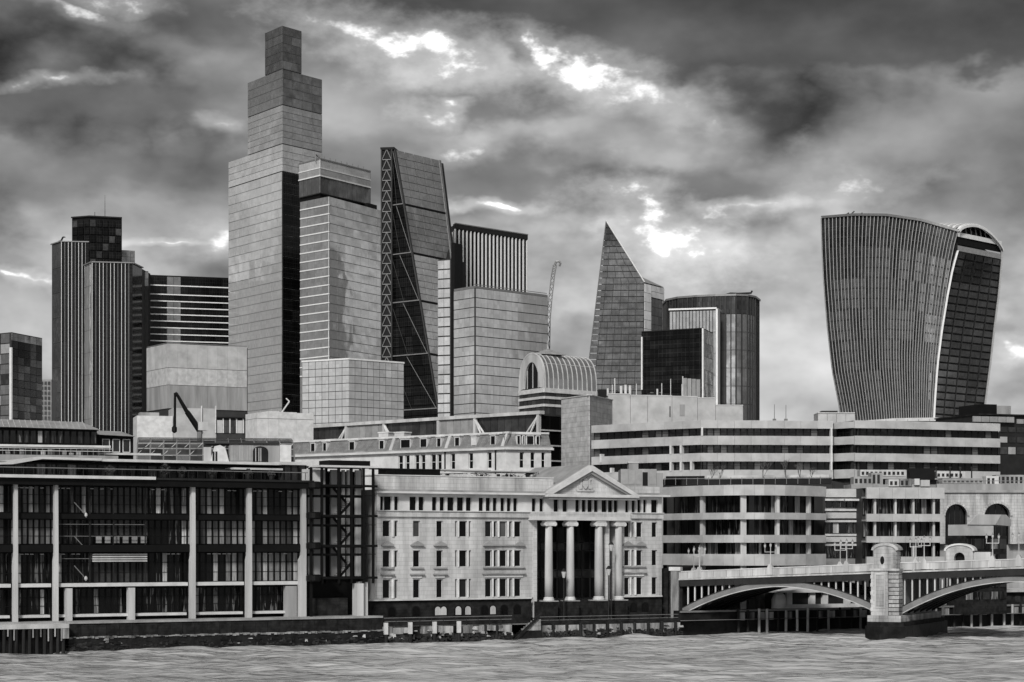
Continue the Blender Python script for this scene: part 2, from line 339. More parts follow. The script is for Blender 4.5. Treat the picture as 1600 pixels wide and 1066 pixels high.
#BUILDINGS
# ------------------------------------------------------------------ setting: river, ground
BK = Fr(0, 242.6, 1060, 291)            # line of the river wall
GZ = 2.0
def build_water():
    xs = [-4000, -1500, -600, -250]+[-110+i*.75 for i in range(300)]+[260, 600, 1500, 5000]
    ys = [-3000, -1000, -300, 0, 100, 150]+[178+i*.45 for i in range(330)]+[400, 700, 1600]
    v = []; f = []
    for y in ys:
        for x in xs:
            z = 0.0
            if -112 < x < 116 and 170 < y < 328:
                e = min(1, (x+112)/8, (116-x)/8, (y-170)/8, (328-y)/8)
                z = e*(.45*noise.noise((x*.06, y*.2, 0))+.4*noise.noise((x*.17, y*.5, 4))+.14*noise.noise((x*.6, y*1.3, 9)))
            v.append((x, y, z))
    n = len(xs)
    f = [(j*n+i, j*n+i+1, (j+1)*n+i+1, (j+1)*n+i) for j in range(len(ys)-1) for i in range(n-1)]
    me = bpy.data.meshes.new('river'); me.from_pydata(v, [], f); me.polygons.foreach_set('use_smooth', [True]*len(f))
    m = bpy.data.materials.new('river_water'); m.use_nodes = True; b = NB(m.node_tree); p = m.node_tree.nodes['Principled BSDF']
    geo = b.n('ShaderNodeNewGeometry'); mp = b.n('ShaderNodeMapping'); mp.inputs['Scale'].default_value = (.3, 1, 1); m.node_tree.links.new(geo.outputs['Position'], mp.inputs[0])
    silt = b.noise(mp.outputs[0], .05, 4, .6)
    m.node_tree.links.new(b.lin(silt, .36, .64, .3, .5), p.inputs['Base Color'])
    p.inputs['Roughness'].default_value = .11; p.inputs['IOR'].default_value = 1.33
    bp = b.n('ShaderNodeBump'); bp.inputs['Strength'].default_value = 1.0; bp.inputs['Distance'].default_value = .6
    m.node_tree.links.new(b.m('ADD', b.m('MULTIPLY', b.noise(mp.outputs[0], 1.1, 3, .5), .7), b.m('MULTIPLY', b.noise(mp.outputs[0], .3, 3, .5), 2.0)), bp.inputs['Height'])
    m.node_tree.links.new(bp.outputs[0], p.inputs['Normal'])
    me.materials.append(m); o = newobj('river', me, None); tag(o, kind='structure')
build_water()
g = [BK.w(-4000, .9, GZ), BK.w(6000, .9, GZ), BK.w(6000, 9000, GZ), BK.w(-4000, 9000, GZ)]
me = bpy.data.meshes.new('ground'); me.from_pydata([tuple(p) for p in g], [], [(0, 1, 2, 3)]); me.materials.append(M['ground_paving'])
tag(newobj('ground', me, None), kind='structure')

# ------------------------------------------------------------------ river walls
WALLS = []
def river_walls():
    # left: plain dark wall with a pale tide ledge
    r = root('river_wall', BK.w(BK.U(300), 0, 0), 'long dark stone river wall below the glass office block, pale stained ledge halfway up', 'river wall')
    u0, u1 = BK.U(106), BK.U(598); zt = BK.Z(300, 968)
    n = 26
    for i in range(n):
        a = u0+(u1-u0)*i/n; c = u0+(u1-u0)*(i+1)/n
        BK.box(r, 'stone_panel', a+.02, c-.02, .05+random.uniform(0, .06), 1.3, BK.Z(300, 991), zt-.25, 'dark_stone')
    BK.box(r, 'coping', u0, u1, -.1, 1.6, zt-.25, zt, 'mid_concrete')
    b = MB(); k = 90
    for i in range(k):
        a = (u1-u0)*i/k; z = BK.Z(300, 991)+random.uniform(-.05, .05)
        b.box(a, a+(u1-u0)/k*random.uniform(.7, 1), random.uniform(-.45, -.3), .2, z-random.uniform(.1, .3), z)
    tag(BK.put(r, 'ledge', b, 'stained_stone', u0, 0, 0), kind='stuff')
    BK.box(r, 'footing', u0, u1, -.25, 1.3, -1.5, BK.Z(300, 991)-.12, 'wet_stone')
    b = MB()
    for i in range(60):
        a = random.uniform(0, u1-u0); z = random.uniform(.1, 1.3); s = random.uniform(.3, 1.1); b.box(a, a+s, -.25-random.uniform(.06, .2), 0, z-random.uniform(.1, .35), z)
    tag(BK.put(r, 'rough_stone', b, 'wet_stone', u0, 0, 0), kind='stuff')
    WALLS.append(r)
    # timber jetty at far left
    r = root('timber_jetty', BK.w(BK.U(50), 0, 0), 'timber-piled jetty front with pale top beam at the lower left corner of the river bank', 'jetty')
    a, c = BK.U(-60, -1.5), BK.U(108, -1.5); zt = BK.Z(50, 976, -1.5)
    BK.box(r, 'deck', a, c, -1.5, 2, zt-.5, zt, 'pale_concrete'); BK.box(r, 'back_wall', a, c-.1, .1, 1.9, -1.5, zt-.55, 'wet_stone')
    BK.box(r, 'end_panel', c-.9, c, -1.45, -1.2, zt-1.7, zt-.5, 'stained_stone')
    px = -55
    while px < 106:
        u = BK.U(px, -1.4); BK.put(r, 'pile', MB().bar((0, 0, -1.5), (random.uniform(-.05, .05), 0, zt-.5), .22, .2, 8), 'timber', u, -1.25, 0)
        if px % 2 < 1.2 and px > 0: BK.box(r, 'fender', u+.3, u+.42, -1.55, -1.4, zt-random.uniform(1.3, 2), zt-.5, 'stained_stone')
        px += random.uniform(8, 13)
    # middle: pale stone band over dark openings, white posts
    r = root('river_wall', BK.w(BK.U(700), 0, 0), 'river wall with dark openings, stained pale stones and white-topped posts below the left wing', 'river wall')
    u0, u1 = BK.U(598), BK.U(800); zt = BK.Z(700, 978); zb = BK.Z(700, 989)
    BK.box(r, 'back_wall', u0, u1, 1.0, 1.6, -1.5, zt, 'wet_stone')
    n = 13
    for i in range(n):
        a = u0+(u1-u0)*i/n; c = u0+(u1-u0)*(i+1)/n
        if i in (3, 7): continue
        BK.box(r, 'stone', a+.03, c-.05, -.1+random.uniform(0, .15), 1.0, zb+random.uniform(-.15, .2), zt-random.uniform(0, .12), 'stained_stone')
    BK.box(r, 'beam', u0, u1, -.05, 1.0, zb-.35, zb-.1, 'wet_stone')
    for px in (601, 639, 677, 715):
        u = BK.U(px); b = BK.box(r, 'post', u-.22, u+.22, -.55, -.15, zb, BK.Z(700, 971), 'white_paint')
        BK.put(r, 'pile', MB().bar((0, 0, -1.5), (0, 0, zb), .25, .23, 8), 'timber', u, -.35, 0)
    for px in (620, 658, 697, 735, 757, 775): BK.box(r, 'pier', BK.U(px)-.25, BK.U(px)+.25, .1, 1.0, -1.5, zb-.35, 'wet_stone')
    for px in (757, 775): BK.put(r, 'pile', MB().bar((0, 0, -1.5), (0, 0, zt+.1), .17, .16, 8), 'timber', BK.U(px), -.25, 0)
    WALLS.append(r)
    # steps
    r = root('river_steps', BK.w(BK.U(815), 0, 0), 'flight of weathered stone steps going down to the water left of the portico', 'steps')
    ua, ub = BK.U(797), BK.U(842); n = 12; zt = BK.Z(815, 968)
    for i in range(n):
        z = -.2+(zt+.2)*(i+1)/n; a = ua+(ub-ua)*i/n; BK.box(r, 'step', a, ub, -.5, .9, z-(zt+.2)/n, z, 'stained_stone' if i > 5 else 'wet_stone')
    b = MB().prism([(0, 0), (ub-ua, zt+.9), (ub-ua, zt+.55), (.5, -.1)], -.75, -.52); BK.put(r, 'stringer', b, 'dark_stone', ua, 0, 0)
    # right: piled wall of stone blocks
    r = root('river_wall', BK.w(BK.U(950), 0, 0), 'river wall of pale stone blocks between dark timber piles in front of the portico', 'river wall')
    edges = [842+21.2*i for i in range(11)]+[1064]; zt = BK.Z(950, 974); zb = BK.Z(950, 987)
    BK.box(r, 'footing', BK.U(842), BK.U(1064), .25, 1.3, -1.5, zb, 'wet_stone'); BK.box(r, 'coping', BK.U(842), BK.U(1064), .15, 1.4, zt-.05, zt+.35, 'dark_stone')
    for i, (p, q) in enumerate(zip(edges[:-1], edges[1:])):
        a, c = BK.U(p), BK.U(q); k = 2 if i not in (3, 4) else 1
        for j in range(k):
            z0 = zb-.7+(zt-zb+.6)*j/k; BK.box(r, 'stone', a+.12, c-.12, -.05+random.uniform(0, .1), .25, z0+.04, zb-.7+(zt-zb+.6)*(j+1)/k, 'stained_stone')
        BK.box(r, 'lower_stone', a+.1, c-.1, .05, .25, -1, zb-.72, 'wet_stone')
        BK.put(r, 'pile', MB().bar((0, 0, -1.5), (0, 0, zt+.1), .2, .18, 8), 'timber', a, -.25, 0)
    WALLS.append(r)
    # silt, weed and broken stone clinging to the walls
    for rt in [o for o in COL.objects if o.name.startswith('river_wall') and o.parent is None]:
        u0, u1 = {0: (106, 598), 1: (600, 800), 2: (842, 1064)}[WALLS.index(rt)] if rt in WALLS else (0, 0)
        for nm, m, k in (('weed', 'weed', 160), ('broken_stone', 'stained_stone', 10 if WALLS.index(rt) == 0 else 26), ('tide_stone', 'wet_stone', 90)):
            b = MB()
            for i in range(k):
                px = random.uniform(u0, u1); u = BK.U(px); zc = random.uniform(-.1, .9) if nm != 'broken_stone' else random.uniform(.5, 1.6); w = random.uniform(.1, .45); h = random.uniform(.08, .4)
                c = [(u-w, -.3, zc), (u+w*random.uniform(.5, 1), -.3-random.uniform(0, .15), zc-random.uniform(0, .1)), (u+w*.6, -.32, zc+h), (u-w*.5, -.3, zc+h*.8)]
                b.add(c+[(p[0], .15, p[2]) for p in c], [(0, 1, 2, 3), (0, 4, 5, 1), (1, 5, 6, 2), (2, 6, 7, 3), (3, 7, 4, 0)])
            tag(BK.put(rt, nm, b, m), kind='stuff')
    # railing
    for (p, q, py, d, lab) in ((600, 800, 964, .6, 'thin dark iron railing along the walk below the left wing'), (842, 1060, 962, .8, 'thin dark iron railing along the walk in front of the portico')):
        r = root('railing', BK.w(BK.U(p, d), d, GZ), lab, 'railing'); z = BK.Z((p+q)/2, py, d); u = BK.U(p, d); e = BK.U(q, d)
        for zz in (z, z-.45): BK.box(r, 'rail', u, e, d-.03, d+.03, zz-.04, zz+.03, 'grey_steel')
        k = int((e-u)/1.6)
        for i in range(k+1): BK.box(r, 'railing_post', u+(e-u)*i/k-.04, u+(e-u)*i/k+.04, d-.035, d+.035, GZ, z-.04, 'dark_steel')
river_walls()

# ------------------------------------------------------------------ classical waterfront building
VD = 5.0
def classical():
    r = root('classical_building', BK.w(BK.U(810, VD), VD, GZ), 'white classical waterfront building with pediment and four-column portico', 'building')
    vz = lambda y: BK.Z(690, y, VD); U = lambda px, d=VD: BK.U(px, d)
    rows = {'A': (vz(839), vz(814)), 'B': (vz(886), vz(860)), 'C': (vz(934), vz(905))}
    colsL = [(598, 610, 0), (617, 622, 0), (645.5, 656.5, 0), (682, 692, 0), (711, 714.5, 0), (718, 730, 0), (732.7, 736.3, 0),
             (758, 768.5, 0), (771.8, 776.8, 0), (781, 792.2, 0), (795.8, 800.2, 0), (804, 814.6, 0)]
    colsR = [(975.5, 984, 0), (987, 990.6, 0), (994.7, 1004, 0), (1018.4, 1027, 0)]
    uL0, uL1, uR0, uR1 = U(589), U(833), U(964), U(1034)
    for (a, c, cols) in ((uL0, uL1, colsL), (uR0, uR1, colsR)):
        ops = [(U(p), U(q), z0, z1) for p, q, _ in cols for (z0, z1) in rows.values()]
        wall(BK, r, 'wall', a, c, vz(936), vz(807), VD, .45, ops, 'portland')
        for o in ops:
            w = o[1]-o[0]; window(BK, r, o[0]+.01, o[1]-.01, o[2]+.01, o[3]-.01, VD+.3, mglass='sash_glass', fw=.05, bars=(0, 0))
    # bright pilaster strips between the grouped lights
    for (p, q) in ((611.5, 616), (714.8, 717.6), (730.3, 732.4), (768.9, 771.4), (777.2, 780.6), (792.6, 795.4), (800.6, 803.6), (984.3, 986.7), (991, 994.3)):
        for (z0, z1) in rows.values():
            b = MB().bar((0, 0, 0), (0, 0, z1-z0), (U(q)-U(p))*.46, None, 10); BK.put(r, 'mullion_column', b, 'white_paint', (U(p)+U(q))/2, VD-.02, z0)
    # sills and hoods
    groups = [(595, 614), (641, 661), (677, 697), (754, 819), (972, 1008)]
    for (p, q) in groups:
        a, c = U(p), U(q)
        BK.box(r, 'sill', a, c, VD-.3, VD, vz(888.6), vz(886.4), 'mid_concrete')
        BK.box(r, 'hood', a-.1, c+.1, VD-.42, VD, vz(898), vz(896), 'mid_concrete')
        BK.box(r, 'hood_frieze', a+.25, c-.25, VD-.15, VD, vz(903), vz(898), 'white_stone')
        z0 = vz(853); h = vz(845.5)-z0; w = c-a
        if w < 3: b = MB().prism([(0, 0), (w, 0), (w, .14), (w/2, h), (0, .14)], -.42, 0); BK.put(r, 'window_pediment', b, 'tile_grey', a, VD, z0)
        else:
            k = U(694)-U(677); b = MB().prism([(0, 0), (k, 0), (k, .14), (k/2, h), (0, .14)], -.42, 0).prism([(w-k, 0), (w, 0), (w, .14), (w-k/2, h), (w-k, .14)], -.42, 0).box(k, w-k, -.3, 0, 0, .15)
            BK.put(r, 'window_pediment', b, 'tile_grey', a, VD, z0)
    # attic loggia
    za, zb = vz(798), vz(777); ops = []
    att = [(595, 599), (601, 611), (617, 622), (641, 650), (655, 662), (676, 682), (688, 694), (700, 709), (715, 724), (729, 736), (749, 755), (760, 766), (771, 776), (783, 788), (793, 798), (803, 808),
           (832, 837), (844, 849), (866, 872), (880, 886), (900, 905), (910, 915), (919, 925), (929, 934), (941, 948), (951, 957), (960, 965), (978, 982), (988, 992), (997, 1001), (1006, 1010), (1018.4, 1027)]
    ops = [(U(p-.9), U(q+.9), za, zb) for p, q in att]
    wall(BK, r, 'attic_wall', uL0, uR1, vz(799), vz(772), VD, .5, ops, 'white_stone')
    for o in ops: window(BK, r, o[0]+.01, o[1]-.01, o[2]+.01, o[3]-.01, VD+.4, 'black_steel', fw=.05)
    BK.box(r, 'string_course', uL0-.1, U(835), VD-.3, VD+.3, vz(808), vz(799), 'portland'); BK.box(r, 'string_course', U(985), uR1+.1, VD-.3, VD+.3, vz(808), vz(799), 'portland')
    BK.box(r, 'ledge', uL0-.1, U(835), VD-.5, VD, vz(799.4), vz(798.2), 'white_stone'); BK.box(r, 'ledge', U(985), uR1+.1, VD-.5, VD, vz(799.4), vz(798.2), 'white_stone')
    # main cornice and parapet
    BK.box(r, 'cornice', uL0-.2, U(859, VD-1.7), VD-1.1, VD+.8, vz(772), vz(769), 'white_stone'); BK.box(r, 'cornice', uL0-.2, U(859, VD-1.7), VD-.8, VD+.8, vz(769), vz(766), 'mid_concrete')
    BK.box(r, 'cornice', U(989, VD-1.7), uR1+.7, VD-1.1, VD+.8, vz(772), vz(769), 'white_stone'); BK.box(r, 'cornice', U(989, VD-1.7), uR1+.4, VD-.8, VD+.8, vz(769), vz(766), 'mid_concrete')
    n = 9; ua, ub = uL0, U(868)
    for i in range(n): BK.box(r, 'parapet_panel', ua+(ub-ua)*i/n+.015, ua+(ub-ua)*(i+1)/n-.015, VD+.5, VD+1.2, vz(765.8), vz(744.5), 'portland')
    BK.box(r, 'parapet_panel', U(985), uR1, VD+.5, VD+1.2, vz(765.8), vz(755), 'portland')
    BK.box(r, 'parapet_coping', uL0-.05, ub, VD+.4, VD+1.35, vz(744.4), vz(742.9), 'white_stone')
    # body
    BK.box(r, 'body', uL0+.05, uL1-.05, VD+.9, VD+24, GZ, vz(766.2), 'mid_concrete'); BK.box(r, 'body', uR0+.05, uR1-.05, VD+.9, VD+24, GZ, vz(766.2), 'mid_concrete')
    BK.box(r, 'body', uL1, uR0, VD+5, VD+23.8, GZ, vz(767), 'mid_concrete'); BK.box(r, 'ceiling', uL1-.3, uR0+.3, VD+.82, VD+5, vz(800), vz(798), 'mid_concrete')
    BK.box(r, 'side_pier', uL1-.7, uL1-.02, VD+.47, VD+5.1, vz(944), vz(806), 'portland'); BK.box(r, 'side_pier', uR0+.02, uR0+.7, VD+.47, VD+5.1, vz(944), vz(806), 'portland')
    BK.box(r, 'front_pier', uL1, U(838.5), VD-.1, VD+.5, vz(968), vz(807), 'portland')
    # portico glazing at the back of the recess
    ua, ub = uL1, uR0; k = 10
    lv = [vz(940), vz(905), vz(893), vz(861), vz(848), vz(812)]
    for j in range(5):
        for i in range(k):
            a = ua+(ub-ua)*i/k; c = ua+(ub-ua)*(i+1)/k
            window(BK, r, a+.02, c-.02, lv[j]+.02, lv[j+1]-.02, VD+4.8, 'dark_steel', 'dim_glass' if j in (1, 3) else 'black_glass', fw=.09, bars=(0, 0))
    # entablature
    BK.box(r, 'entablature', U(836, VD-1.8), U(985, VD-1.8), VD-1.8, VD-.02, vz(812), vz(806), 'white_stone'); BK.box(r, 'frieze', U(836, VD-1.6), U(985, VD-1.6), VD-1.6, VD-.02, vz(806), vz(799), 'portland')
    # pediment
    d = VD-1.4; zb_ = BK.Z(925, 772.5, d); ap = BK.uz(925, 727, d); ul, ur = BK.U(858, d), BK.U(993, d); hx, hz = ap
    BK.put(r, 'tympanum', MB().prism([(ul+.6, zb_), (ur-.6, zb_), (hx, hz-.6)], 0, .4), 'portland', 0, d+.7, 0)
    th = .62
    for (e, nm) in ((ul, 0), (ur, 1)):
        s = 1 if e > hx else -1
        BK.put(r, 'raking_cornice', MB().prism([(e+s*.5, zb_), (hx, hz), (hx, hz-th*1.25), (e-s*th*1.0, zb_)], 0, 1.1), 'white_stone', 0, d-.1, 0)
        BK.put(r, 'raking_moulding', MB().prism([(e-s*th*1.0, zb_+.01), (hx, hz-th*1.25), (hx, hz-th*1.9), (e-s*th*2.0, zb_+.01)], 0, .6), 'tile_grey', 0, d+.15, 0)
    BK.box(r, 'pediment_base', ul-.4, ur+.4, d-.35, VD+.6, zb_-.42, zb_-.02, 'white_stone'); BK.box(r, 'pediment_base', ul-.1, ur+.1, d-.1, VD+.6, zb_-.75, zb_-.42, 'mid_concrete')
    BK.put(r, 'roof', MB().prism([(ul-.3, zb_), (ur+.3, zb_), (hx, hz+.12)], 0, 14), 'roof_metal', 0, d+1.02, 0)
    b = MB(); cx, cz = BK.uz(918, 757, d)      # carved emblem: shield, crest and supporters
    b.prism([(-.45, .5), (.45, .5), (.45, -.1), (.2, -.5), (0, -.65), (-.2, -.5), (-.45, -.1)], -.22, 0).prism([(-.25, .55), (.25, .55), (.35, 1.0), (.12, .85), (0, 1.15), (-.12, .85), (-.35, 1.0)], -.2, 0)
    b.prism([(-1.0, -.7), (-.55, -.6), (-.5, .2), (-.7, .75), (-.9, .9), (-1.0, .7), (-.8, .5), (-.85, 0), (-1.15, -.3)], -.18, 0).prism([(1.0, -.7), (.55, -.6), (.5, .2), (.7, .75), (.9, .9), (1.0, .7), (.8, .5), (.85, 0), (1.15, -.3)], -.18, 0)
    b.prism([(-1.3, -.95), (1.3, -.95), (1.5, -.7), (0, -.78), (-1.5, -.7)], -.16, 0)
    BK.put(r, 'carved_emblem', b, 'portland', cx, d+.69, cz)
    # columns
    dc = VD-1.0
    for (px, w) in ((857.5, 13), (891, 13), (935.5, 14), (966.5, 13)):
        u = BK.U(px, dc); z0, z1 = vz(941), vz(812.2); R = .5*w*274/F
        c = BK.put(r, 'column', MB().lathe([(R*1.03, .5), (R*1.02, 3), (R*.97, 7), (R*.86, z1-z0-.75)], 20), 'column_stone', u, dc, z0, True)
        newobj('base', MB().lathe([(R*1.4, .0), (R*1.4, .2), (R*1.25, .25), (R*1.25, .4), (R*1.06, .5)], 20).mesh('base', 'white_stone'), c)
        h = z1-z0; b = MB().box(-R*1.35, R*1.35, -R*1.1, R*1.1, h-.22, h).box(-R*1.05, R*1.05, -R, R, h-.75, h-.22)
        for s in (-1, 1):
            b.bar((s*R*1.25, -R*1.05, h-.5), (s*R*1.25, R*1.05, h-.5), .29, None, 12)
        newobj('capital', b.mesh('capital', 'white_paint'), c)
        BK.box(r, 'pedestal', u-R*1.6, u+R*1.6, dc-R*1.7, dc+R*1.7, GZ, z0, 'dark_stone'); BK.box(r, 'pedestal_cap', u-R*1.75, u+R*1.75, dc-R*1.85, dc+R*1.85, z0-.12, z0+.02, 'mid_concrete')
    BK.box(r, 'pilaster', U(943), U(949), VD-.5, VD+.3, vz(941), vz(812.2), 'portland')
    # dark podium with arched windows
    for (p, q) in ((577, 830), (975, 1034)):
        BK.box(r, 'podium', U(p, VD-.5), U(q, VD-.5), VD-.5, VD+.85, GZ, vz(937.5), 'dark_stone'); BK.box(r, 'ledge', U(p-1, VD-.9), U(q+1, VD-.9), VD-.9, VD-.02, vz(937.4), vz(935.3), 'white_stone')
    BK.box(r, 'portico_floor', U(834), uR0, VD-.4, VD+5, GZ, vz(942), 'dark_stone')
    aw = MB().prism([(-.6, 0), (.6, 0), (.6, .8)]+[(.6*math.cos(math.pi*i/8), .8+.55*math.sin(math.pi*i/8)) for i in range(1, 8)]+[(-.6, .8)], -.02, .2).mesh('arched_window', 'black_steel')
    for i, px in enumerate((612, 650, 684, 693, 716, 731, 757, 770, 788, 808, 990, 1008)):
        o = BK.put(r, 'arched_window', aw, None, U(px, VD-.5), VD-.51, vz(962))
        newobj('pane', MB().prism([(-.42, .08), (.42, .08), (.42, .8)]+[(.42*math.cos(math.pi*k/6), .8+.4*math.sin(math.pi*k/6)) for k in range(1, 6)]+[(-.42, .8)], -.02, .1).mesh('pane', 'pale_concrete' if px in (684, 693, 716, 731, 770) else 'black_glass'), o, (0, -.03, 0))  # pale panes paint in the lit windows; they give no light
classical()
def street_lamp(px, ptop, pbase, d, lab):
    r = root('street_lamp', BK.w(BK.U(px, d), d, GZ), lab, 'street lamp', 'tall lamps on the river walk'); z1 = BK.Z(px, ptop, d)-GZ
    b = MB().lathe([(.2, 0), (.2, .5), (.1, .7), (.07, z1-1.3)], 10); b.build('post', 'dark_steel', r)
    MB().lathe([(.16, z1-1.3), (.34, z1-.5), (.32, z1-.45)], 8).build('lantern', 'lamp_glass', r); MB().lathe([(.38, z1-.45), (.2, z1-.15), (.04, z1)], 8).build('lantern_cap', 'dark_steel', r)
def roof_behind():
    d = VD+7; r = root('rooftop_screen', BK.w(BK.U(645, d), d, GZ), 'long low black screen on the roof behind the classical parapet', 'screen'); Z = lambda y: BK.Z(650, y, d)
    for i in range(6): BK.box(r, 'screen_panel', BK.U(604+i*14, d)+.02, BK.U(618+i*14, d)-.02, d, d+2.5, Z(772), Z(734), 'black_steel')
    BK.box(r, 'screen_cap', BK.U(590, d), BK.U(688, d), d-.1, d+2.6, Z(734), Z(732.6), 'dark_steel')
    d = VD+10; r = root('roof_terrace', BK.w(BK.U(775, d), d, GZ), 'pale rear roof terrace with fence and planting left of the pediment', 'terrace'); Z = lambda y: BK.Z(775, y, d)
    BK.box(r, 'terrace_wall', BK.U(686, d), BK.U(880, d), d, d+6, Z(780), Z(745), 'mid_concrete')
    for i in range(28): BK.box(r, 'fence_board', BK.U(690+i*6.6, d), BK.U(694.5+i*6.6, d), d-.2, d-.08, Z(749), Z(740+random.uniform(0, 2)), random.choice(('white_paint', 'pale_concrete', 'dark_steel')))
    BK.box(r, 'canopy', BK.U(692, d), BK.U(770, d), d+.5, d+4, Z(736.5), Z(734.5), 'pale_concrete'); BK.box(r, 'canopy', BK.U(780, d), BK.U(878, d), d+1, d+4.5, Z(737), Z(735.5), 'mid_concrete')
    b = MB()
    for i in range(900):
        u = random.uniform(0, BK.U(870, d)-BK.U(735, d)); c = Vector((u, random.uniform(-.4, .4), random.random()**1.5*(.7+.5*math.sin(u*1.3)))); a = Vector((random.gauss(0, 1), random.gauss(0, 1), random.gauss(0, 1))).normalized(); e = a.orthogonal().normalized(); q = random.uniform(.06, .16)
        b.add([c-a*q, c+e*q*.6, c+a*q, c-e*q*.6], [(0, 1, 2, 3)])
    tag(BK.put(r, 'planting', b, 'foliage', BK.U(735, d), d-.6, Z(749)), kind='stuff')
roof_behind()
street_lamp(955, 846, 935, 2.2, 'tallest lamp post on the river walk, between the two right portico columns')
street_lamp(881, 888, 935, 2.4, 'shorter lamp post on the river walk beside the second portico column')
street_lamp(951, 884, 935, 1.6, 'shorter lamp post standing just left of the tallest lamp')

# ------------------------------------------------------------------ dark glass office block at left
def dark_office():
    D, G = 1.8, 4.0
    r = root('glass_office_block', BK.w(BK.U(240, D), D, GZ), 'black glazed office block with tall pale concrete columns at the left of the waterfront', 'building')
    z = lambda y, d=D: BK.Z(350, y, d); U = lambda px, d=D: BK.U(px, d)
    uL, uR = U(-60), U(486)
    BK.box(r, 'podium', uL, U(576), 1.62, 30, GZ, z(966), 'mid_concrete')
    BK.box(r, 'body', U(-60, G), U(482, G), G+.25, 28, z(966), z(752), 'black_steel')
    zs = z(966)
    for px, w, fl in ((25, 6, 1), (88, 6.3, 1), (302, 7.5, 1), (390, 8, 1), (475, 8, 1.6), (-40, 7, 1)):
        u = U(px); h = w*256/F/2
        b = MB().prism([(-h*1.25*fl, zs), (h*1.1, zs), (h*1.1, z(862)), (h*.95, z(757)), (-h*.75, z(757)), (-h*.8, z(868)), (-h*1.2*fl, z(876))], 0, .6)
        BK.put(r, 'column', b, 'pale_concrete', u, D, 0)
    for px in (110, 208, 440):
        if px == 440: BK.box(r, 'half_column', U(450), U(466), D+.4, D+1.4, zs, z(917), 'mid_concrete')
        else: BK.box(r, 'half_column', U(px-4.5), U(px+4.5), D+.3, D+1.3, zs, z(917), 'pale_concrete')
    bays = [(-40, 25), (25, 88), (88, 145), (145, 232), (232, 302), (302, 390), (390, 475)]
    rws = [(763, 804, 'office_glass'), (813, 851, 'office_glass'), (863, 909, 'office_glass'), (917, 956, 'office_glass')]
    for (p, q) in bays:
        a, c = U(p, G), U(q, G); n = max(3, round((q-p)/9.5))
        for (y0, y1, mg) in rws:
            for i in range(n):
                e = a+(c-a)*i/n; f = a+(c-a)*(i+1)/n
                window(BK, r, e+.02, f-.02, BK.Z(350, y1, G), BK.Z(350, y0, G), G, 'black_steel', 'dim_glass' if p == 145 and y0 < 870 else 'office_glass_blinds' if (p >= 302 and y0 < 870) or (p in (25, -40) and y0 < 860) else 'office_glass_curtained' if p >= 232 and y0 < 860 else mg, fw=.09, bars=(0, 2))
    for i in range(6): window(BK, r, U(148+i*14, G-.4), U(160+i*14, G-.4), z(850, G-.4), z(837, G-.4), G-.4, 'black_steel', 'mid_concrete', fw=.1, name='blind_panel')
    for (y0, y1, d0, m) in ((804.5, 812.5, D+.7, 'black_steel'), (851.5, 862.5, D+.5, 'black_steel'), (909.5, 914.8, D+.5, 'white_stone'), (956.5, 960.5, D+.9, 'white_stone')):
        cuts = [-40, 25, 88, 302, 390, 475] if m == 'white_stone' else [-60, 145, 302, 482]
        for p, q in zip(cuts[:-1], cuts[1:]): BK.box(r, 'spandrel', U(p+5 if m == 'white_stone' else p), U(q-6 if m == 'white_stone' else q), d0, G+.1, z(y1), z(y0), m)
    # floor edges with thin rails and service pipes in the recessed bays
    for y in (820, 838, 872): BK.box(r, 'rail', U(93), U(232), D+1.2, D+1.28, z(y+.8), z(y), 'grey_steel')
    for i in range(4): BK.box(r, 'louvre', U(145, D+.9), U(230, D+.9), D+.9, D+1.1, z(867+i*3.4), z(865+i*3.4), 'pale_concrete')
    for px in (145, 182, 232): BK.box(r, 'steel_post', U(px)-.06, U(px)+.06, D+1.0, D+1.15, z(914), z(764), 'dark_steel')
    for y0 in (785, 838, 884):
        a = BK.uz(116, y0, D+.8); c = BK.uz(134, y0+20, D+.8); BK.put(r, 'brace', MB().bar((0, 0, 0), (c[0]-a[0], 0, c[1]-a[1]), .06), 'grey_steel', a[0], D+.8, a[1])
        BK.put(r, 'brace_node', MB().lathe([(.03, -.3), (.2, -.1), (.2, .1), (.03, .3)], 8), 'pale_concrete', c[0], D+.75, c[1])
    for (p, q) in ((95, 140), (148, 218), (236, 296), (308, 384), (396, 470), (30, 84)):      # ceiling light fittings
        for k in range(int((q-p)/8)):
            for y in (765.5, 865):
                if random.random() < .6: u = U(p+k*8+3); BK.box(r, 'ceiling_light', u-.2, u+.22, G-.5, G-.3, z(y+1.2), z(y), 'lamp_glass')
    # roof edge, terrace
    BK.box(r, 'roof_slab', uL, U(486), D-.7, 28, z(762), z(752), 'black_steel')
    BK.box(r, 'roof_edge', uL, U(238), D-1.2, D+1, z(752), z(747.5), 'white_stone'); BK.box(r, 'roof_edge', U(238.5), U(486), D-.9, D+1, z(752), z(749), 'dark_steel')
    u = uL
    while u < U(478): BK.box(r, 'terrace_rail_post', u, u+.06, D-.2, D-.14, z(748), z(736), 'dark_steel'); u += 1.2
    BK.box(r, 'terrace_rail', uL, U(480), D-.22, D-.12, z(737), z(735.8), 'grey_steel')
    # set-back penthouse with white roof
    P = 7.5; zz = lambda y: BK.Z(300, y, P)
    k = 34; a, c = BK.U(-60, P), BK.U(470, P)
    for i in range(k): window(BK, r, a+(c-a)*i/k+.02, a+(c-a)*(i+1)/k-.02, zz(752), zz(729), P+.3, 'dark_steel', 'office_glass', fw=.08, name='penthouse_window')
    BK.box(r, 'penthouse', a, c, P+.5, 26, zz(752), zz(727), 'dark_steel')
    BK.box(r, 'penthouse_roof', BK.U(160, P-2), BK.U(455, P-2), P-2, 27, zz(725), zz(721), 'white_stone')
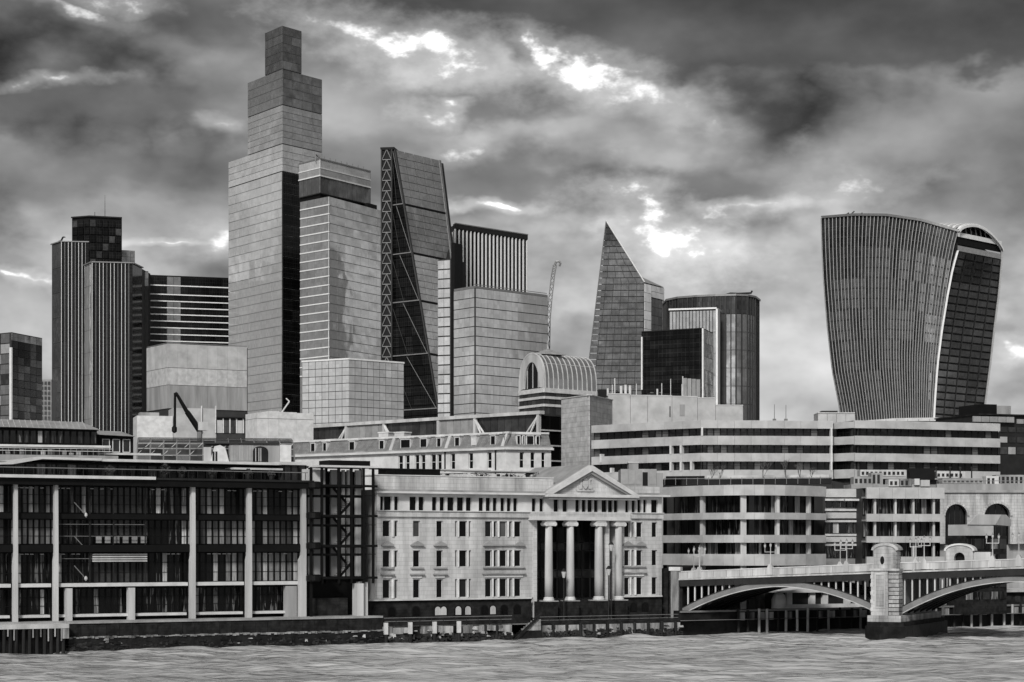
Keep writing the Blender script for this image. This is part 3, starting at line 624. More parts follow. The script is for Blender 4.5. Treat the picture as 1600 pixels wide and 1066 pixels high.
    e = MB().prism([(BK.U(-60, P-2), zz(732)), (BK.U(10, P-2), zz(729)), (BK.U(60, P-2), zz(720)), (BK.U(160, P-2)-.05, zz(720.5)), (BK.U(160, P-2)-.05, zz(724)), (BK.U(66, P-2), zz(723.5)), (BK.U(20, P-2), zz(732)), (BK.U(-60, P-2), zz(735))], 0, 18); BK.put(r, 'penthouse_roof', e, 'white_stone', 0, P-2, 0)
    BK.box(r, 'awning', BK.U(365, P-2.5), BK.U(442, P-2.5), P-2.5, P+.2, zz(733.5), zz(730.5), 'pale_concrete'); BK.box(r, 'awning', BK.U(300, P-2.5), BK.U(362, P-2.5), P-2.4, P+.2, zz(736), zz(733), 'dark_steel')
    b = BK.box(r, 'stair_cabin', BK.U(443, 5), BK.U(479, 5), 5, 9, BK.Z(460, 760, 5), BK.Z(460, 727, 5), 'dim_glass')
    BK.box(r, 'stair_cabin_roof', BK.U(440, 4.6), BK.U(482, 4.6), 4.6, 9.5, BK.Z(460, 727, 5)+.01, BK.Z(460, 722, 5), 'white_stone')
    for px in (444, 455, 466, 478): BK.box(r, 'stair_cabin_post', BK.U(px, 4.9)-.07, BK.U(px, 4.9)+.07, 4.88, 4.97, BK.Z(460, 752, 5), BK.Z(460, 727, 5), 'black_steel')
dark_office()
def bush(fr, px, d, z, R, H, lab, n=220):
    p = fr.w(fr.U(px, d), d, z); r = root('planted_shrub', p, lab, 'shrub', 'shrubs in pots on the office terrace')
    MB().lathe([(R*.55, 0), (R*.7, .5), (R*.62, .5)], 10).build('planter', 'dark_steel', r)
    b = MB()
    for i in range(n):
        w = random.uniform(0, 6.28); q = random.random()**.5; zc = random.random(); rr = R*q*math.sin(math.pi*(.15+.8*zc))
        c = Vector((rr*math.cos(w), rr*math.sin(w), .5+H*zc)); a = Vector((random.gauss(0, 1), random.gauss(0, 1), random.gauss(0, 1))).normalized(); e = a.orthogonal().normalized(); s = random.uniform(.08, .17)
        b.add([c-a*s, c+e*s*.6, c+a*s, c-e*s*.6], [(0, 1, 2, 3)])
    b.build('foliage', 'foliage', r)
zt_ = BK.Z(350, 748.9, 2.6)
for px, R, H, lab in ((172, .7, .9, 'leftmost dark shrub on the office roof terrace'), (258, .75, 1.3, 'round dark shrub on the office terrace right of the white roof edge'), (285, .6, .9, 'dark shrub just right of the round shrub on the office terrace'),
                      (332, .6, .8, 'low dark shrub below the dark awning on the office terrace'), (388, .6, .8, 'low dark shrub below the pale awning on the office terrace'), (424, .5, .7, 'small shrub beside the glazed stair cabin on the office terrace')):
    bush(BK, px, 2.9, zt_, R, H, lab)
# ------------------------------------------------------------------ black steel stair tower
def stair_tower():
    d = 1.5
    r = root('stair_tower', BK.w(BK.U(535, d), d, GZ), 'open black steel escape stair tower beside the white classical building', 'stair tower')
    Z = lambda y: BK.Z(535, y, d); U = lambda px: BK.U(px, d)
    for dd in (d, d+3.6):
        for px in (486, 503, 529, 549, 568, 583): BK.box(r, 'post', U(px)-.14, U(px)+.14, dd-.14, dd+.14, Z(912 if px > 500 else 966), Z(731), 'black_steel')
        for y in (759, 806, 853, 903): BK.box(r, 'beam', U(482), U(589), dd-.2, dd+.2, Z(y+2), Z(y-1.6), 'black_steel')
        for y in (774, 820, 866): BK.box(r, 'rail', U(500), U(587), dd-.06, dd+.06, Z(y+.7), Z(y-.5), 'black_steel')
    for y in (759, 806, 853, 903):
        BK.box(r, 'landing', U(484), U(532), d+.25, d+3.3, Z(y+1), Z(y), 'dark_steel')
        BK.put(r, 'drum', MB().lathe([(.75, -.45), (.95, -.3), (.95, .3), (.75, .45)], 14), 'black_steel', U(489), d-.2, Z(y))
    for i, (y0, y1) in enumerate(((903, 853), (853, 806), (806, 759))):
        ym = (y0+y1)/2
        for (ya, yb, pa, pb, dd) in ((y0, ym, 530, 551, d+1), (ym, y1, 551, 530, d+2.2)):
            u0, u1, z0, z1 = U(pa), U(pb), Z(ya), Z(yb); k = 7
            BK.put(r, 'stringer', MB().prism([(0, 0), (u1-u0, z1-z0), (u1-u0, z1-z0-.45), (0, -.45)], -.06, .06), 'black_steel', u0, dd-.45, z0)
            for j in range(k): BK.box(r, 'tread', min(u0+(u1-u0)*j/k, u0+(u1-u0)*(j+1)/k), max(u0+(u1-u0)*j/k, u0+(u1-u0)*(j+1)/k), dd-.4, dd+.5, z0+(z1-z0)*(j+.8)/k, z0+(z1-z0)*(j+1)/k, 'dark_steel')
    for (p, q, m) in ((489, 499, 'pale_concrete'), (506, 516, 'pale_concrete'), (518, 524, 'mid_concrete'), (533, 547, 'mid_concrete'), (551, 555, 'pale_concrete'), (559, 566, 'pale_concrete'), (572, 580, 'pale_concrete')):
        for j, (y0, y1) in enumerate(((733, 757), (762, 773), (777, 804), (809, 819), (823, 851), (856, 865), (869, 901))):
            BK.box(r, 'cladding_panel', U(p), U(q), d+2.9, d+3.3, Z(y1), Z(y0), m if j % 2 == 0 else 'mid_concrete')
    BK.box(r, 'back_wall', U(483), U(586), d+3.8, d+9, Z(966), Z(903), 'black_steel'); BK.box(r, 'back_wall', U(483), U(586), d+3.8, d+9, Z(903)+.01, Z(735), 'dim_glass')
    BK.box(r, 'roof', U(500), U(588), d-.3, d+5, Z(730.5), Z(727.5), 'white_stone'); BK.box(r, 'roof_box', U(520), U(584), d+1, d+4, Z(727.4), Z(719), 'black_steel')
    BK.box(r, 'base_column', U(556), U(566.5), d-.3, d+1, Z(966), Z(912), 'pale_concrete'); BK.box(r, 'base_column', U(568), U(577), d+.4, d+2, Z(966), Z(910), 'pale_concrete'); BK.box(r, 'base_wall', U(484), U(552), d+1.6, d+3.5, Z(966), Z(935), 'dark_stone')
stair_tower()
# ------------------------------------------------------------------ bridge
BR = Fr(1055, 297, 1385, 284)
def bridge():
    r = root('arch_bridge', BR.w(BR.U(1385), 0, 0), 'low steel arch bridge with pale parapet, stone pier and lamps at the right', 'bridge')
    ua, za = BR.uz(1055, 893); ub, zb = BR.uz(1385, 879.5); uc, zc = BR.uz(1590, 873)
    def top(u): return za+(zb-za)*(u-ua)/(ub-ua) if u < ub else zb+(zc-zb)*(u-ub)/(uc-ub)
    def slab(name, u0, u1, t0, t1, d0, d1, m):     # follows the deck's rise; t = height below the parapet top
        return BR.put(r, name, MB().prism([(u0, top(u0)-t1), (u1, top(u1)-t1), (u1, top(u1)-t0), (u0, top(u0)-t0)], 0, d1-d0), m, 0, d0, 0)
    u1 = BR.U(1800); n = 34
    for d in (-.15, 16.6):
        for i in range(n):
            a = ua+(u1-ua)*i/n; c = ua+(u1-ua)*(i+1)/n
            slab('parapet_panel', a+.02, c-.02, .12, 1.05, d+.06, d+.4, 'bridge_paint')
        for i in range(4): slab('coping', ua+(u1-ua)*i/4, ua+(u1-ua)*(i+1)/4, 0, .12, d-.02, d+.5, 'white_stone')
    slab('fascia_beam', ua, u1, 1.05, 1.25, -.3, 17.2, 'bridge_paint'); slab('deck', ua, u1, 1.25, 2.0, .1, 16.9, 'black_steel')
    for d in (0.0, 16.8): slab('edge_beam', ua, u1, 1.26, 2.15, d-.15, d+.1, 'dark_steel')
    u = ua+.8
    while u < u1: BR.put(r, 'stiffener', MB().box(-.07, .07, -.06, 0, top(u)-2.12, top(u)-1.28), 'dark_steel', u, -.15, 0); u += 1.3
    def arch(pl, yl, pc, yc, pr, yr, near):
        L = BR.uz(pl, yl); C = BR.uz(pc, yc); R = BR.uz(pr, yr)
        x0, x1 = L[0], R[0]; h = C[1]-(L[1]+R[1])/2
        def zt(u): t = (u-x0)/(x1-x0); return L[1]+(R[1]-L[1])*t+h*4*t*(1-t)
        N = 36; us = [x0+(x1-x0)*i/N for i in range(N+1)]
        for k, d in enumerate((.05, 3.3, 6.6, 9.9, 13.2, 16.5)):
            poly = [(u, zt(u)) for u in us]+[(u, zt(u)-.62-.25*abs(2*(u-x0)/(x1-x0)-1)) for u in reversed(us)]
            BR.put(r, 'arch_rib', MB().prism(poly, 0, .4), 'grey_steel' if k == 0 else 'dark_steel', 0, d, 0)
            fl = [(u, zt(u)-.62-.25*abs(2*(u-x0)/(x1-x0)-1)) for u in us]
            b = MB()
            for p, q in zip(fl[:-1], fl[1:]): b.prism([p, q, (q[0], q[1]-.1), (p[0], p[1]-.1)], -.14, .54)
            BR.put(r, 'rib_flange', b, 'pale_concrete' if k == 0 else 'dark_steel', 0, d, 0)
            tf = MB()
            for p, q in zip(us[:-1], us[1:]): tf.prism([(p, zt(p)), (q, zt(q)), (q, zt(q)+.08), (p, zt(p)+.08)], -.1, .5)
            BR.put(r, 'rib_flange', tf, 'dark_steel', 0, d, 0)
            if k in (0, 3, 5):
                u = x0+.8
                while u < x1-.3:
                    zz = top(u)-2.15
                    if zz-zt(u) > .35: BR.put(r, 'spandrel_post', MB().box(-.09, .09, 0, .25, 0, zz-zt(u)), 'pale_concrete' if k == 0 else 'grey_steel', u, d+.08, zt(u))
                    u += 1.02
        for i in range(1, N, 2):
            for k in range(5):
                u = us[i]; z = zt(u)-.35; BR.put(r, 'soffit_plate', MB().box(-.42, .42, .1, 2.7, -.12, .1), 'wet_stone', u, .6+k*3.3, z)
    arch(1066, 950, 1217, 909, 1366, 945, 0); 
    arch(1404, 951, 1588, 901, 1790, 962, 1)
    # pier
    pz = BR.Z(1383, 962, -2); u0, u1p = BR.U(1361, -2), BR.U(1404, -2); uc_ = (u0+u1p)/2
    BR.box(r, 'pier', u0+.15, u1p-.15, .3, 18.5, -2, top(uc_)-2.2, 'mid_concrete')
    w = u1p-u0; zt_ = BR.Z(1383, 892, -2)
    BR.box(r, 'pier_front', u0, u0+w*.62, -2, .35, pz, zt_, 'weathered_stone')
    n = 11
    for i in range(n):
        z0 = pz+(zt_-pz)*i/n; z1 = pz+(zt_-pz)*(i+1)/n
        BR.box(r, 'quoin', u0+w*.63, u1p, -1.95 if i % 2 else -1.75, .35, z0+.04, z1-.05, 'stained_stone' if i < 4 else 'weathered_stone')
        if i % 2: BR.box(r, 'quoin', u0-.08, u0+.25, -2.05, -1.7, z0+.04, z1-.05, 'bridge_paint')
    BR.box(r, 'panel_frame', u0+.5, u0+w*.52, -2.08, -1.99, pz+1.0, zt_-.3, 'bridge_paint'); BR.box(r, 'panel', u0+.68, u0+w*.52-.18, -2.12, -2.05, pz+1.2, zt_-.5, 'weathered_stone')
    BR.box(r, 'pier_cornice', u0-.15, u1p+.15, -2.2, .4, zt_, zt_+.3, 'bridge_paint')
    zr = zt_+.3; H = BR.Z(1383, 849.5, -2)-zr; x = w*.5
    arc = [(x*.8*math.cos(math.pi*i/10), H-x*.42+x*.42*math.sin(math.pi*i/10)) for i in range(11)]
    BR.put(r, 'turret', MB().prism([(-x*.8, 0), (x*.8, 0)]+arc, 0, 2.2), 'weathered_stone', uc_, -1.95, zr)
    arc2 = [(x*.98*math.cos(math.pi*i/10), H-x*.45+x*.5*math.sin(math.pi*i/10)) for i in range(11)]
    BR.put(r, 'turret_hood', MB().prism(arc2+[(-x*.8*math.cos(math.pi*i/10), H-x*.5+x*.36*math.sin(math.pi*i/10)) for i in range(11)], 0, 2.5), 'bridge_paint', uc_, -2.1, zr)
    BR.put(r, 'turret_niche', MB().prism([(.28*math.cos(2*math.pi*i/14), 1.1+.55*math.sin(2*math.pi*i/14)) for i in range(14)], 0, .2), 'black_steel', uc_-.35, -2.0, zr)
    for i in range(4): BR.box(r, 'quoin', uc_+x*.45, uc_+x*.86, -2.02, .2, zr+.1+i*.55, zr+.55+i*.55, 'weathered_stone')
    # cutwater
    b0 = BR.U(1350, -3); b1 = BR.U(1412, -3); zc_ = BR.Z(1383, 968, -3)
    poly = [(b0, 21), (b0, -2.5), ((b0+b1)/2, -5), (b1, -2.5), (b1, 21), ((b0+b1)/2, 24)]
    BR.put(r, 'cutwater', MB().slab(poly, -2, zc_-.9), 'wet_stone'); BR.put(r, 'cutwater_cap', MB().slab([((q[0]-(b0+b1)/2)*.92+(b0+b1)/2, q[1]*.95) for q in poly], zc_-.9, zc_-.35), 'dark_stone')
    BR.box(r, 'pier_base', u0-.4, u1p+.4, -2.4, 19.5, zc_-.35, pz, 'weathered_stone')
    # abutment
    a0, a1 = BR.U(1036, .3), BR.U(1066, .3)
    BR.box(r, 'abutment', a0-1, a1, .35, 17, -2, top(ua)-1.3, 'dark_stone'); BR.box(r, 'abutment_column', BR.U(1048, -.3), BR.U(1060, -.3), -.3, .4, BR.Z(1054, 966), BR.Z(1054, 892), 'stained_stone'); BR.box(r, 'abutment_cap', BR.U(1045, -.4), BR.U(1063, -.4), -.4, .5, BR.Z(1054, 892)+.01, BR.Z(1054, 886), 'white_stone')
    BR.box(r, 'abutment_wall', a0-1, a0+.9, -.2, .3, -1, BR.Z(1040, 888), 'dark_stone')
    return top
TOP = bridge()
def bridge_lamp(px, d, far, lab):
    u = BR.U(px, d); z = TOP(u); r = root('bridge_lamp', BR.w(u, d, z), lab, 'lamp', 'triple lamps on the bridge parapets')
    k = BR.rz
    BR.put(r, 'pedestal', MB().prism([(-.36, -1.0), (.36, -1.0), (.36, .05), (.14, .5), (-.14, .5), (-.36, .05)], -.35, .3), 'bridge_paint', u, d, z)
    BR.put(r, 'pole', MB().lathe([(.1, .45), (.075, 1.0), (.055, 2.8)], 8), 'bridge_paint', u, d, z)
    BR.put(r, 'arm', MB().box(-.85, .85, -.04, .04, 2.1, 2.19).box(-.85, -.77, -.04, .04, 2.19, 2.7).box(.77, .85, -.04, .04, 2.19, 2.7), 'bridge_paint', u, d, z)
    for x, h in ((-.81, 2.7), (0, 2.8), (.81, 2.7)):
        o = BR.put(r, 'lantern', MB().lathe([(.07, h), (.14, h+.15), (.16, h+.42)], 8), 'lamp_glass', u+x*1.0, d, z); newobj('finial', MB().lathe([(.18, h+.42), (.06, h+.58), (.02, h+.75)], 8).mesh('finial', 'grey_steel'), o)
for px, lab in ((1093, 'bridge lamp nearest the white classical building'), (1204, 'second bridge lamp from the left, over the arch crown'), (1323, 'bridge lamp just left of the stone pier turret'), (1444, 'bridge lamp just right of the stone pier turret'), (1551, 'bridge lamp over the right arch, left of the edge lamp'), (1592, 'bridge lamp at the right edge of the picture')):
    bridge_lamp(px, .15, False, lab)
for px, lab in ((1084, 'far-side bridge lamp close behind the leftmost lamp'), (1313, 'far-side bridge lamp close to the pier turret, left of it'), (1431, 'far-side bridge lamp right of the pier turret')): bridge_lamp(px, 16.8, True, lab)
# beyond the arches: bank wall, white kiosk
def far_bank():
    d = 3.0
    r = root('river_wall', BK.w(BK.U(1250, d), d, 0), 'dark far river wall with pale timber piles seen under the bridge arches', 'river wall')
    zt = BK.Z(1250, 951, d); BK.box(r, 'wall', BK.U(1062, d), BK.U(1900, d), d, d+1.5, -2, zt, 'wet_stone'); BK.box(r, 'beam', BK.U(1062, d), BK.U(1900, d), d-.3, d+.5, zt-.25, zt, 'grey_steel')
    px = 1150
    while px < 1640:
        BK.put(r, 'pile', MB().bar((0, 0, -1.5), (random.uniform(-.08, .08), 0, zt+random.uniform(-.3, .25)), .2, None, 8), random.choice(('timber', 'stained_stone', 'bridge_paint')), BK.U(px, d), d-.6, 0)
        if random.random() < .8: BK.box(r, 'wall_stone', BK.U(px+4, d), BK.U(px+13, d), d-.15, d, zt-1.5, zt-.4, 'stained_stone')
        px += random.uniform(12, 19)
    d = 9.0
    r = root('riverside_kiosk', BK.w(BK.U(1255, d), d, GZ), 'low white kiosk with shallow gable and dark openings seen through the left arch', 'kiosk')
    U = lambda p: BK.U(p, d); Z = lambda y: BK.Z(1255, y, d)
    BK.box(r, 'body', U(1222), U(1340), d+.5, d+6, GZ, Z(926), 'dark_steel')
    for p in (1234, 1270, 1290, 1325): BK.box(r, 'column', U(p-4), U(p+4), d, d+.6, GZ, Z(926), 'white_stone')
    BK.put(r, 'roof', MB().prism([(U(1226), Z(926)), (U(1292), Z(926)), (U(1292), Z(924)), (U(1258), Z(917)), (U(1226), Z(924))], -.5, 6.5), 'white_stone', 0, d, 0)
    BK.box(r, 'fascia', U(1292.5), U(1345), d-.3, d+6, Z(926), Z(922), 'pale_concrete'); BK.box(r, 'low_wall', U(1215), U(1345), d-1.2, d-.9, GZ, Z(944), 'white_paint')
    r = root('round_hut', BK.w(BK.U(1217, 5.5), 5.5, GZ), 'small rounded white hut beside the kiosk, seen under the left arch', 'hut')
    BK.put(r, 'dome', MB().lathe([(1.1, 0), (1.1, 1.6), (.9, 2.2), (.5, 2.6), (.05, 2.7)], 14), 'white_paint', BK.U(1217, 5.5), 5.5, GZ+1); BK.put(r, 'drum', MB().lathe([(1.2, 0), (1.2, 1.0)], 14), 'dark_steel', BK.U(1217, 5.5), 5.5, GZ)
    d = 10
    r = root('riverside_shed', BK.w(BK.U(1600, d), d, GZ), 'low dark shed with pale roof lines seen through the right arch', 'shed')
    BK.box(r, 'wall', BK.U(1520, d), BK.U(1700, d), d, d+6, GZ, BK.Z(1590, 925, d), 'dark_stone'); BK.box(r, 'roof', BK.U(1515, d), BK.U(1700, d), d-.8, d+6.5, BK.Z(1590, 925, d), BK.Z(1590, 921, d), 'pale_concrete')
    for p in range(1530, 1640, 14): BK.pbox(r, 'window', p, p+8, 931, 941, d-.06, d+.1, 'dim_glass')
far_bank()

# ------------------------------------------------------------------ banded offices
def banded(name, lab, plan, bands, refY, mband, base_y, glass_d=1.6, per=24, mglass='office_glass', rail=None, pillars=(), depth=25, mull='white_paint', cat='building'):
    """plan: [(px, Y)...]; bands: [(y0, y1)] in photo rows at depth refY"""
    zz = lambda y: zat(y, refY)
    mid = plan[len(plan)//2]; r = root(name, Vector(((mid[0]-800)*mid[1]/F, mid[1], GZ)), lab, cat)
    for (a, b) in zip(plan[:-1], plan[1:]):
        f = Fr(a[0], a[1], b[0], b[1])
        for (y0, y1) in bands:
            n = max(1, round((b[0]-a[0])/per))
            for i in range(n): f.box(r, 'band_panel', f.L*i/n+.015, f.L*(i+1)/n-.015, 0, .5, zz(y1), zz(y0), mband)
        for (p, q) in zip(bands[:-1], bands[1:]):
            n = max(1, round((b[0]-a[0])/11))
            for i in range(n): window(f, r, f.L*i/n+.01, f.L*(i+1)/n-.01, zz(q[0])-.15, zz(p[1])+.15, glass_d, 'black_steel', mglass, fw=.09, bars=(0, 1 if glass_d < 1.3 else 0))
            f.box(r, 'soffit', 0, f.L, .52, glass_d+.4, zz(p[1])+.05, zz(p[1])+.3, 'mid_concrete')
        f.box(r, 'body', .02, f.L-.02, glass_d+.2, depth, GZ, zz(bands[0][0])-.05, 'joint_dark'); f.box(r, 'roof', 0, f.L, .5, depth+.1, zz(bands[0][0])-.04, zz(bands[0][0])+.05, 'pale_concrete')
    for (px, i) in pillars:
        for (a, b) in zip(plan[:-1], plan[1:]):
            if a[0] <= px < b[0]:
                f = Fr(a[0], a[1], b[0], b[1]); u = f.U(px); w = i*refY/F/2; f.box(r, 'pillar', u-w, u+w, .7, 1.3, GZ, zz(bands[0][1]), 'pale_concrete')
    return r, zz
def arc(p0, p1, n, Y0, Ym, Y1):
    out = []
    for i in range(n+1):
        t = i/n; out.append((p0+(p1-p0)*t, Y0*(1-t)*(1-2*t)+Ym*4*t*(1-t)+Y1*t*(2*t-1)))
    return out
banded('terraced_office', 'curved office behind the bridge with pale balcony bands between dark storeys', arc(1034, 1291, 8, 325, 312, 321), [(758, 774), (801, 811.5), (836, 848), (866, 884)], 312, 'pale_panel', 960,
       glass_d=2.2, per=16, pillars=((1090, 6), (1163, 9), (1220, 5), (1272, 5)))
r2, zz2 = banded('terraced_office', 'straight banded office block behind the bridge pier, right of the glass link', [(1354, 322), (1415, 323), (1476, 324)], [(762, 779), (803, 815), (838, 848), (870, 884)], 322, 'pale_panel', 960, glass_d=2.0, per=20, pillars=((1370, 3), (1402, 3), (1430, 3), (1462, 3)))
def link():
    f = Fr(1290, 327, 1356, 327); r = root('glass_link', f.w(f.L/2, 0, GZ), 'dark glazed link building between the two banded offices behind the bridge', 'building')
    f.box(r, 'body', 0, f.L, .4, 18, GZ, zat(766, 327), 'grey_steel')
    n = 6
    for i in range(n):
        for (y0, y1, m) in ((768, 778, 'dim_glass'), (783, 793, 'office_glass'), (800, 812, 'dim_glass'), (816, 834, 'office_glass'), (838, 850, 'dim_glass'), (853, 872, 'office_glass')):
            window(f, r, f.L*i/n+.02, f.L*(i+1)/n-.02, zat(y1, 327), zat(y0, 327), .3, 'black_steel', m, fw=.08)
    for y in (781, 797, 814.5, 836, 851.5): f.box(r, 'floor_edge', -.1, f.L+.1, -.2, .35, zat(y+1.6, 327), zat(y-1.6, 327), 'pale_concrete')
    f.box(r, 'top_band', 0, f.L, -.1, .38, zat(777, 327), zat(764, 327), 'pale_panel'); f.box(r, 'mid_band', 0, f.L, -.12, .28, zat(810, 327), zat(801, 327), 'pale_panel'); f.box(r, 'mid_band', 0, f.L, -.12, .28, zat(847, 327), zat(839, 327), 'pale_panel')
    f.box(r, 'canopy', f.U(1318), f.U(1356), -1.5, .2, zat(783, 327), zat(780, 327), 'white_stone')
link()
plan = [(924, 381), (1010, 372), (1095, 365), (1200, 365.5), (1302, 367)]
B3 = [(657, 669), (681, 695), (708, 721), (734, 748), (762, 775)]
rs, zs3 = banded('striped_office', 'long white and black striped office block above the banded offices, left section', plan, B3, 365, 'pale_panel', 900, glass_d=.7, per=26, mglass='sash_glass')
banded('striped_office', 'narrow recessed section of the striped office block', [(1303, 368.6), (1335, 365.2)], [(658.5, 668.5), (681.5, 694), (707.5, 720), (733, 747)], 365, 'pale_panel', 900, glass_d=.7, per=32, mglass='black_glass')
rr, _ = banded('striped_office', 'right section of the striped office block below the concave tower', [(1335.3, 365), (1400, 367), (1480, 371), (1563, 375)], B3, 365, 'pale_panel', 900, glass_d=.7, per=30, mglass='sash_glass')
f = Fr(924, 381, 1010, 372)
for (p, y0, y1) in ((939, 704, 718), (1048, 695, 708), (1064, 695, 708), (1048, 721, 735), (1064, 721, 735), (1080, 721, 735), (1097, 668, 681), (955, 727, 735), (1299, 668, 735)):
    fx = Fr(924, 381, 1010, 372) if p < 1010 else Fr(1010, 372, 1095, 365) if p < 1095 else Fr(1200, 365.5, 1302, 367) if p > 1200 else Fr(1095, 365, 1200, 365.5)
    fx.box(rs, 'white_mullion', fx.U(p-1.4), fx.U(p+1.4), -.12, .75, zs3(y1), zs3(y0), 'white_paint')
# rooftop strip in front of the striped office: dark rails, planters, bare shrubs
def terrace():
    f = Fr(1022, 338, 1300, 330); r = root('roof_terrace', f.w(f.L/2, 0, GZ), 'dark roof terrace with rails between the striped office and the banded office', 'terrace')
    z = lambda y: zat(y, 333)
    f.box(r, 'block', 0, f.L, 0, 14, GZ, z(752), 'dark_steel')
    n = 16
    for i in range(n): f.box(r, 'glass_panel', f.L*i/n+.05, f.L*(i+1)/n-.05, -.1, -.02, z(757), z(748), 'black_glass'); f.box(r, 'rail_post', f.L*i/n-.04, f.L*i/n+.04, -.16, .02, z(757), z(745.5), 'grey_steel')
    f.box(r, 'handrail', 0, f.L, -.17, -.05, z(747.5), z(746.6), 'grey_steel'); f.box(r, 'planter', f.U(1100), f.U(1235), 1, 2, z(752), z(746.5), 'pale_concrete'); f.box(r, 'low_wall', f.U(1035), f.U(1095), 2.5, 3.2, z(752), z(742), 'black_steel'); f.box(r, 'low_wall', f.U(1096), f.U(1290), 4.5, 5, z(752), z(741), 'pale_concrete')
    def twig(px, H, lab):
        p = f.w(f.U(px, 1.5), 1.5, z(747)); rt = root('bare_shrub', p, lab, 'shrub', 'leafless shrubs on the roof terrace'); b = MB()
        def grow(a, d, L, rad, lv):
            e = a+d*L; b.bar(a, e, rad, rad*.65, 4)
            if lv: 
                for _ in range(3): grow(e-d*L*random.uniform(0, .3), (d+Vector((random.gauss(0, .45), random.gauss(0, .3), random.uniform(0, .3)))).normalized(), L*random.uniform(.6, .8), rad*.62, lv-1)
        for _ in range(3): grow(Vector((0, 0, 0)), Vector((random.gauss(0, .25), random.gauss(0, .25), 1)).normalized(), H*.36, .045, 3)
        b.build('branches', 'twig', rt)
    for px, H, lab in ((1112, 2.2, 'leftmost leafless shrub on the roof terrace below the striped office'), (1125, 2.6, 'second leafless shrub from the left on the roof terrace'), (1192, 3.4, 'slim leafless shrub in the middle of the roof terrace'), (1228, 3.6, 'tallest leafless shrub on the roof terrace'), (1250, 3.0, 'leafless shrub right of the tallest one on the roof terrace'), (1268, 2.2, 'rightmost low leafless shrub on the roof terrace')): twig(px, H, lab)
    g = Fr(970, 330, 1042, 330); rt = root('rooftop_plant_room', g.w(g.L/2, 0, GZ), 'grey stepped rooftop block with a dark door right of the pediment', 'plant room'); zz = lambda y: zat(y, 330)
    g.box(rt, 'wall', g.U(970), g.U(1026), 0, 8, GZ, zz(733), 'mid_concrete'); g.box(rt, 'wall', g.U(1026.3), g.U(1036), 0, 8, GZ, zz(739), 'mid_concrete'); g.box(rt, 'door', g.U(1004), g.U(1012), -.08, .1, zz(759), zz(738), 'black_steel'); g.box(rt, 'cap', g.U(983), g.U(998), 1, 5, zz(733), zz(723), 'mid_concrete'); g.box(rt, 'coping', g.U(982), g.U(999), .9, 5.1, zz(723), zz(721.5), 'white_stone')
    for i in range(5): g.box(rt, 'wall_panel', g.U(971+i*11), g.U(981+i*11), -.06, -.005, zz(757), zz(735), 'tile_grey') if not 1003 < 976+i*11 < 1016 else None
terrace()
